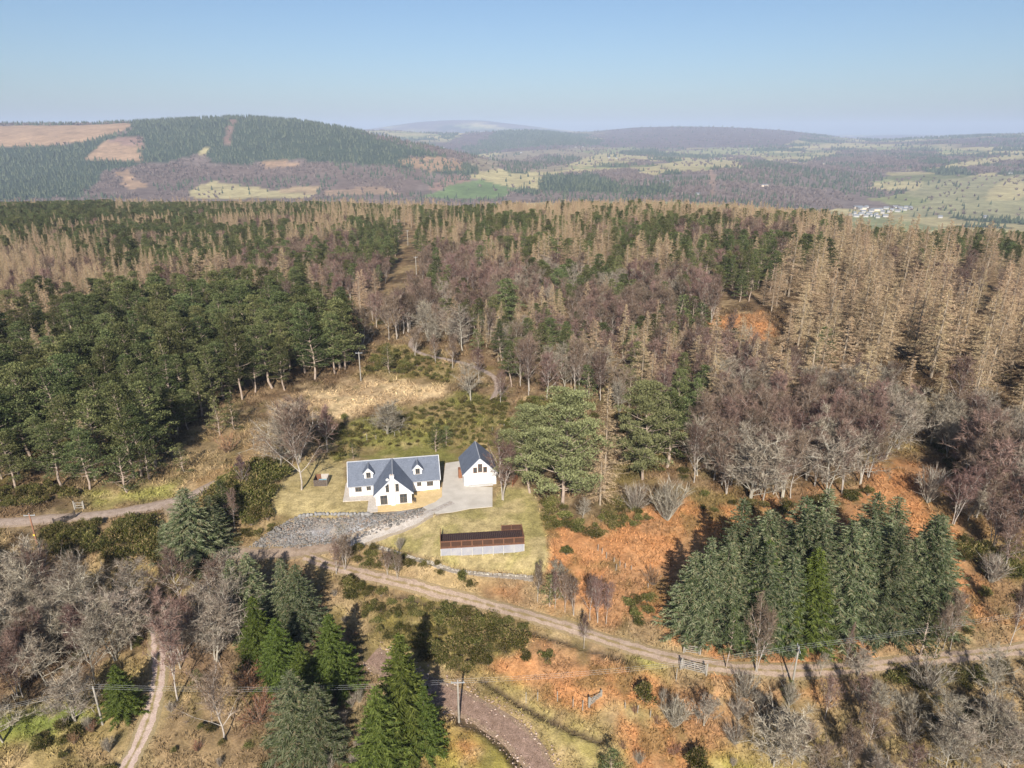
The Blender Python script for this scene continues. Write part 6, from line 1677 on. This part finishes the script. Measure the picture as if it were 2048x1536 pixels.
def wires(a, b, sag, label, offs=(-.35, 0, .35)):
    A, B = POLE_TOPS[a][0], POLE_TOPS[b][0]
    d = (B - A)[:2]; d = d / np.linalg.norm(d); n_ = np.array([-d[1], d[0], 0])
    for o_ in offs:
        t = np.linspace(0, 1, 17)
        P = A + (B - A) * t[:, None] + n_ * o_; P[:, 2] -= sag * 4 * t * (1 - t) - .02
        w = MB().tube(P - A, [.008] * 17, 4).build("overhead_wire", M_WIRE)
        w.location = tuple(A); tag(w, label, "wire", "overhead wires")
POLE_TOPS['off_left'] = (np.array([-75., 62., -2.5]), None); POLE_TOPS['off_right'] = (np.array([95., 84., 1.5]), None)
wires('meadow', 'stony', .9, "thin overhead wire from the meadow pole to the stony track pole")
wires('stony', 'track', .9, "thin overhead wire from the stony track pole to the two-rut track pole")
wires('off_left', 'meadow', .4, "thin overhead wire running past the meadow pole"); wires('track', 'off_right', .7, "thin overhead wire running on past the two-rut track pole")
wires('hill9', 'hill0', 1.5, "thin overhead wire climbing the cleared ride", (-.7, .7)); wires('hill0', 'hill1', 1.2, "thin overhead wire along the upper cleared ride", (-.7, .7))

def gate(px, py, rz, w, label, mat, bars=5, h=1.25, brace=True, gname="field_gate"):
    p = at([(px, py)])[0]
    e = empty(gname, tuple(p), rz); tag(e, label, "gate")
    for i in range(bars):
        z = .2 + (h - .25) * i / (bars - 1)
        MB().box(.08, w - .08, -.025, .025, z, z + .09).build("rail", mat, e)
    for xx in (.04, w - .04): MB().box(xx - .05, xx + .05, -.04, .04, .12, h + .08).build("stile", mat, e)
    if brace:
        MB().bar((.1, -.045, .25), (w * .5, -.045, h - .05), .03, .08).build("brace", mat, e); MB().bar((w - .1, -.045, .25), (w * .5, -.047, h - .05), .03, .08).build("brace", mat, e)
        MB().box(w / 2 - .04, w / 2 + .04, .026, .06, .2, h).build("upright", mat, e)
    for xx in (-.18, w + .18): MB().box(xx - .10, xx + .10, -.10, .10, -.4, h + .35).build("gate_post", mat, e)
    return e
gate(1366, 1338, math.radians(-20), 3.0, "silvered wooden five-bar gate with diagonal braces across the track verge", M_GREYW, h=1.5)
gate(1370, 1305, math.radians(-12), 1.9, "short length of silvered rail hurdle under the first spruce", M_GREYW, 4, brace=False, gname="rail_hurdle")
gate(112, 1052, math.radians(52), 3.0, "dark wooden gate standing open at the edge of the gravel track", M_DARKW, 6)
gate(152, 1018, math.radians(2), 1.3, "small pale stile gate above the gravel track", M_GREYW, 3, brace=False, gname="stile_gate")
gate(1180, 1412, math.radians(35), 1.8, "broken silvered hurdle gate in the bracken fence", M_GREYW, 5)

def fence_posts(px_list, label, group, h=1.2, mat=M_GREYW):
    P = at(px_list)
    for i, p in enumerate(P):
        a = .05 * math.sin(i * 2.1)
        o = MB().tube([(0, 0, -.3), (a * .5, a * .3, h * .5), (a, a * .6, h * (.9 + .1 * math.cos(i * 3)))], [.065, .06, .055], 6)
        o.add([(a - .05, a * .6 - .05, h), (a + .05, a * .6 - .05, h), (a, a * .6 + .05, h + .03)], [(0, 1, 2)])
        ob = o.build("fence_post", mat); ob.location = tuple(p); tag(ob, label, "post", group)
fence_posts([(1052, 1402), (1075, 1398), (1115, 1400), (1146, 1412), (1165, 1418), (1250, 1418), (1275, 1428), (1300, 1436)], "weathered fence post in the fence across the lower bracken", "posts of the lower bracken fence", 1.5)
fence_posts([(1196, 1100), (1204, 1106), (1213, 1116), (1228, 1124), (1232, 1140), (1240, 1132), (1250, 1138), (1262, 1142), (1296, 1178)], "short grey fence post in the line across the bracken beside the lawn", "posts beside the lawn bracken", 1.1)
fence_posts([(734, 880), (752, 880), (790, 876), (985, 865), (1008, 860), (1020, 880)], "pale fence post on the gorse slope behind the house", "posts behind the house", 1.5)
fence_posts([(1352, 1362), (1360, 1340)], "thick silvered gate strainer post below the five-bar gate", "strainer posts", 2.2)

# ------------------------------------------------------------------ rough growth on the open ground
def tufts():
    n = 330000
    r = RG.random(n)
    y = 52 * (230 / 52) ** (r ** .8)
    x = y * RG.uniform(-1.02, 1.02, n)
    dd_ = np.full(n, 99.0)
    for k_, L_ in TRACKS.items(): dd_ = np.minimum(dd_, line_dist(x, y, L_) - HALFW[k_] * .95)
    dd_ = np.minimum(dd_, poly_sd(x, y, YARD)); dd_ = np.minimum(dd_, poly_sd(x, y, bank_poly))
    m_ = (dd_ > 0) & (poly_sd(x, y, LAWN) > -.2) & (poly_sd(x, y, SIDE_LAWN) > -.1) & (fbm(x, y, 3.2, 3, 77.) > .40)
    x, y = x[m_], y[m_]; n = len(x)
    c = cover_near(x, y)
    lum = c.mean(1)
    c = c * RG.uniform(.4, 1.5, (n, 1)) * np.array([1, 1, 1])
    z = H(x, y) + rough_near(x, y)
    hgt = RG.uniform(.3, .75, n) * (.6 + .9 * fbm(x, y, 5, 2, 3.)) * (1 + .25 * (c[:, 0] > 2.1 * c[:, 1])) * (.75 + y / 220)
    d = np.stack([RG.normal(0, .7, n), RG.normal(0, .7, n), np.full(n, .75)], 1)
    A = Acc(); A.blades(np.stack([x, y, z - .04], 1), d, hgt, RG.uniform(.08, .2, n) * (.6 + y / 160), RG)
    V, F = A.arrays()
    m2, nt, b = new_mat("rough_grass_blades")
    va = nt.nodes.new("ShaderNodeVertexColor"); va.layer_name = "cover"; nt.links.new(va.outputs[0], b.inputs['Base Color'])
    b.inputs['Specular IOR Level'].default_value = 0; b.inputs['Roughness'].default_value = 1
    me = mesh_np("rough_grass", V, F, m2); attr_col(me, "cover", np.repeat(np.clip(c, .01, .9), 3, 0))
    tag(link(bpy.data.objects.new("rough_grass", me)), kind="stuff")
tufts()

# ------------------------------------------------------------------ the far country: woods on the hills, village, farms
def far_woods():
    rng = np.random.default_rng(9)
    n = 520000
    i = rng.integers(0, len(fx), n)
    Yc = fy[i]
    ok = (Yc > 1450) & (Yc < 9000) & (np.abs(fx[i] / Yc) < .95)
    # keep density roughly constant over the ground, thinner far out
    wgt = np.clip((Yc / 6000) ** 1.2, .05, 1)
    ok &= rng.random(n) < wgt
    i = i[ok]; Yc = fy[i]
    x = fx[i] + rng.uniform(-.5, .5, len(i)) * Yc * .0055; y = Yc + rng.uniform(-.5, .5, len(i)) * Yc * .018
    kd = coverk[i]
    # a few hedges and copses among the fields
    kd = np.where((kd == 0) & (rng.random(len(i)) < .10) & (Yc > 1800) & (np.abs(Cf[i, 0] - TAN[0]) > .02), 1, kd)
    mixc = fbm(x, y, 260, 3, 51.)
    kd = np.where((kd == 1) & (mixc > .54) & (rng.random(len(i)) < .6), 2, kd)
    gapn = fbm(x, y, 150, 3, 71.)
    kd = np.where((kd == 1) & (gapn > .60), 0, kd)
    z = H(x, y)
    for name, k_, cols, cap in (("hill_conifer_forest", 2, [(.035, .048, .03), (.055, .07, .042), (.085, .10, .06)], 46000), ("hill_birch_forest", 1, [(.095, .07, .062), (.14, .11, .095), (.20, .16, .14)], 40000)):
        m_ = np.where(kd == k_)[0]
        if len(m_) > cap: m_ = rng.choice(m_, cap, replace=False)
        P = np.stack([x[m_], y[m_], z[m_]], 1); k = len(m_)
        sc = np.clip(P[:, 1] / 2600, .8, 2.2)
        A = Acc()
        if k_ == 2:
            hh = rng.uniform(11, 18, k) * sc ** .5; w = hh * rng.uniform(.2, .3, k) * sc ** .5
            th = rng.uniform(0, 6.28, k)
            V = [P + np.stack([np.cos(th + a) * w, np.sin(th + a) * w, np.zeros(k) - 1], 1) for a in np.arange(5) * 1.2566]
            V.append(P + np.stack([np.zeros(k), np.zeros(k), hh], 1))
            V = np.stack(V, 1).reshape(-1, 3)
            F = np.array([(j, (j + 1) % 5, 5) for j in range(5)])
            F = (F[None] + 6 * np.arange(k)[:, None, None]).reshape(-1, 3)
            A.add(V, F)
        else:
            for j in range(6):
                d = np.stack([rng.normal(0, .55, k), rng.normal(0, .55, k), np.full(k, 1.0)], 1)
                A.blades(P + rng.normal(0, 1.2, (k, 3)) * np.array([1, 1, .3]), d, rng.uniform(8, 13, k) * sc ** .5, rng.uniform(3.5, 6, k) * sc, rng)
        me = A.mesh(name, veg_mat(name + "_mat", cols, 0, 0))
        tag(link(bpy.data.objects.new(name, me)), kind="stuff")
far_woods()

M_HWHITE = surf_mat("far_white_wall", (.32, .31, .30), (.40, .39, .375), .1)
M_HROOF = surf_mat("far_slate_roof", (.14, .15, .17), (.19, .20, .22), .1)
M_HTAN = surf_mat("far_tan_wall", (.50, .42, .33), (.56, .48, .38), .1)
def house_mesh(w, d, h, r, mat):
    mb = MB(); mb.box(-w / 2, w / 2, -d / 2, d / 2, -2, h)
    mb.add([(-w / 2, -d / 2, h), (w / 2, -d / 2, h), (w / 2, d / 2, h), (-w / 2, d / 2, h), (-w / 2, 0, h + r), (w / 2, 0, h + r)], [(0, 4, 3), (1, 2, 5)])
    me = bpy.data.meshes.new("wall"); me.from_pydata(mb.V, [], mb.F); me.materials.append(mat)
    e = .5
    rb = MB(); s = r / (d / 2)
    rb.slab([(-w / 2 - e, -d / 2 - e, h - e * s + .1), (w / 2 + e, -d / 2 - e, h - e * s + .1), (w / 2 + e, 0, h + r + .1), (-w / 2 - e, 0, h + r + .1)], .3)
    rb.slab([(w / 2 + e, d / 2 + e, h - e * s + .1), (-w / 2 - e, d / 2 + e, h - e * s + .1), (-w / 2 - e, 0, h + r + .1), (w / 2 + e, 0, h + r + .1)], .3)
    rm = bpy.data.meshes.new("roof"); rm.from_pydata(rb.V, [], rb.F); rm.materials.append(M_HROOF)
    wb = MB()
    return me, rm
HM = [house_mesh(10, 7, 4.2, 2.8, M_HWHITE), house_mesh(14, 7.5, 4.5, 3, M_HWHITE), house_mesh(26, 12, 6, 2.5, M_HTAN), house_mesh(10, 8, 6, 3.5, M_HWHITE)]
HN = ("white cottage", "long white house", "long tan building", "tall white house")
def far_house(px, py, v, label, group, rot):
    p = at([(px, py)])[0]
    e = empty("far_house" if v != 2 else "far_building", tuple(p), rot); tag(e, label, "house" if v != 2 else "building", group)
    for nm, me in zip(("wall", "roof"), HM[v]):
        o = bpy.data.objects.new(nm, me); link(o, e)
rng = np.random.default_rng(77)
vill = [(1700, 432), (1712, 434), (1722, 430), (1730, 434), (1738, 429), (1745, 433), (1708, 428), (1726, 425), (1742, 424), (1752, 430), (1760, 421), (1772, 418), (1784, 421), (1790, 416), (1800, 418), (1808, 421), (1820, 419), (1812, 416), (1795, 424), (1778, 425), (1765, 427), (1720, 420), (1732, 416), (1755, 436), (1770, 434)]
for a, b in vill:
    v = int(rng.choice([0, 1, 3, 1])); far_house(a, b, v, HN[v] + " in the village on the valley floor", "houses of the valley village", rng.uniform(-.6, .6))
for a, b in ((1715, 417), (1722, 419), (1748, 422)):
    far_house(a, b, 2, "long tan building at the edge of the valley village", "tan buildings of the village", .1)
for a, b, v in ((1042, 306, 1), (1151, 295, 1), (1166, 294, 0), (1218, 316, 1), (1233, 317, 0), (1370, 312, 1), (1429, 319, 1), (1437, 317, 0), (1572, 325, 1), (1600, 327, 0), (1648, 329, 2), (1328, 366, 0), (1335, 365, 1), (1528, 373, 2), (1785, 294, 0), (2012, 302, 0), (2010, 347, 0), (2020, 348, 1), (1880, 436, 0), (1970, 436, 1), (1396, 390, 0), (1496, 297, 0), (888, 296, 1)):
    far_house(a, b, v, HN[v] + " standing alone among the far fields", "scattered far farmhouses", rng.uniform(-.5, .5))

# ------------------------------------------------------------------ the air
ztop = float(Vf[:, 2].max()) + 25
hb = MB().box(-30500, 30500, -400, 20500, float(Vf[:, 2].min()) - 60, ztop)
print('HAZE', ztop, Vf[:, 2].min())
haze_m = bpy.data.materials.new("haze_air"); haze_m.use_nodes = True
nt = haze_m.node_tree; nt.nodes.clear()
ho = nt.nodes.new("ShaderNodeOutputMaterial"); pv_ = nt.nodes.new("ShaderNodeVolumePrincipled")
pv_.inputs['Color'].default_value = (.53, .64, .86, 1)
pv_.inputs['Density'].default_value = 0.85e-4
pv_.inputs['Anisotropy'].default_value = -0.15
nt.links.new(pv_.outputs[0], ho.inputs['Volume'])
haze = hb.build("haze", haze_m); tag(haze, kind="stuff")
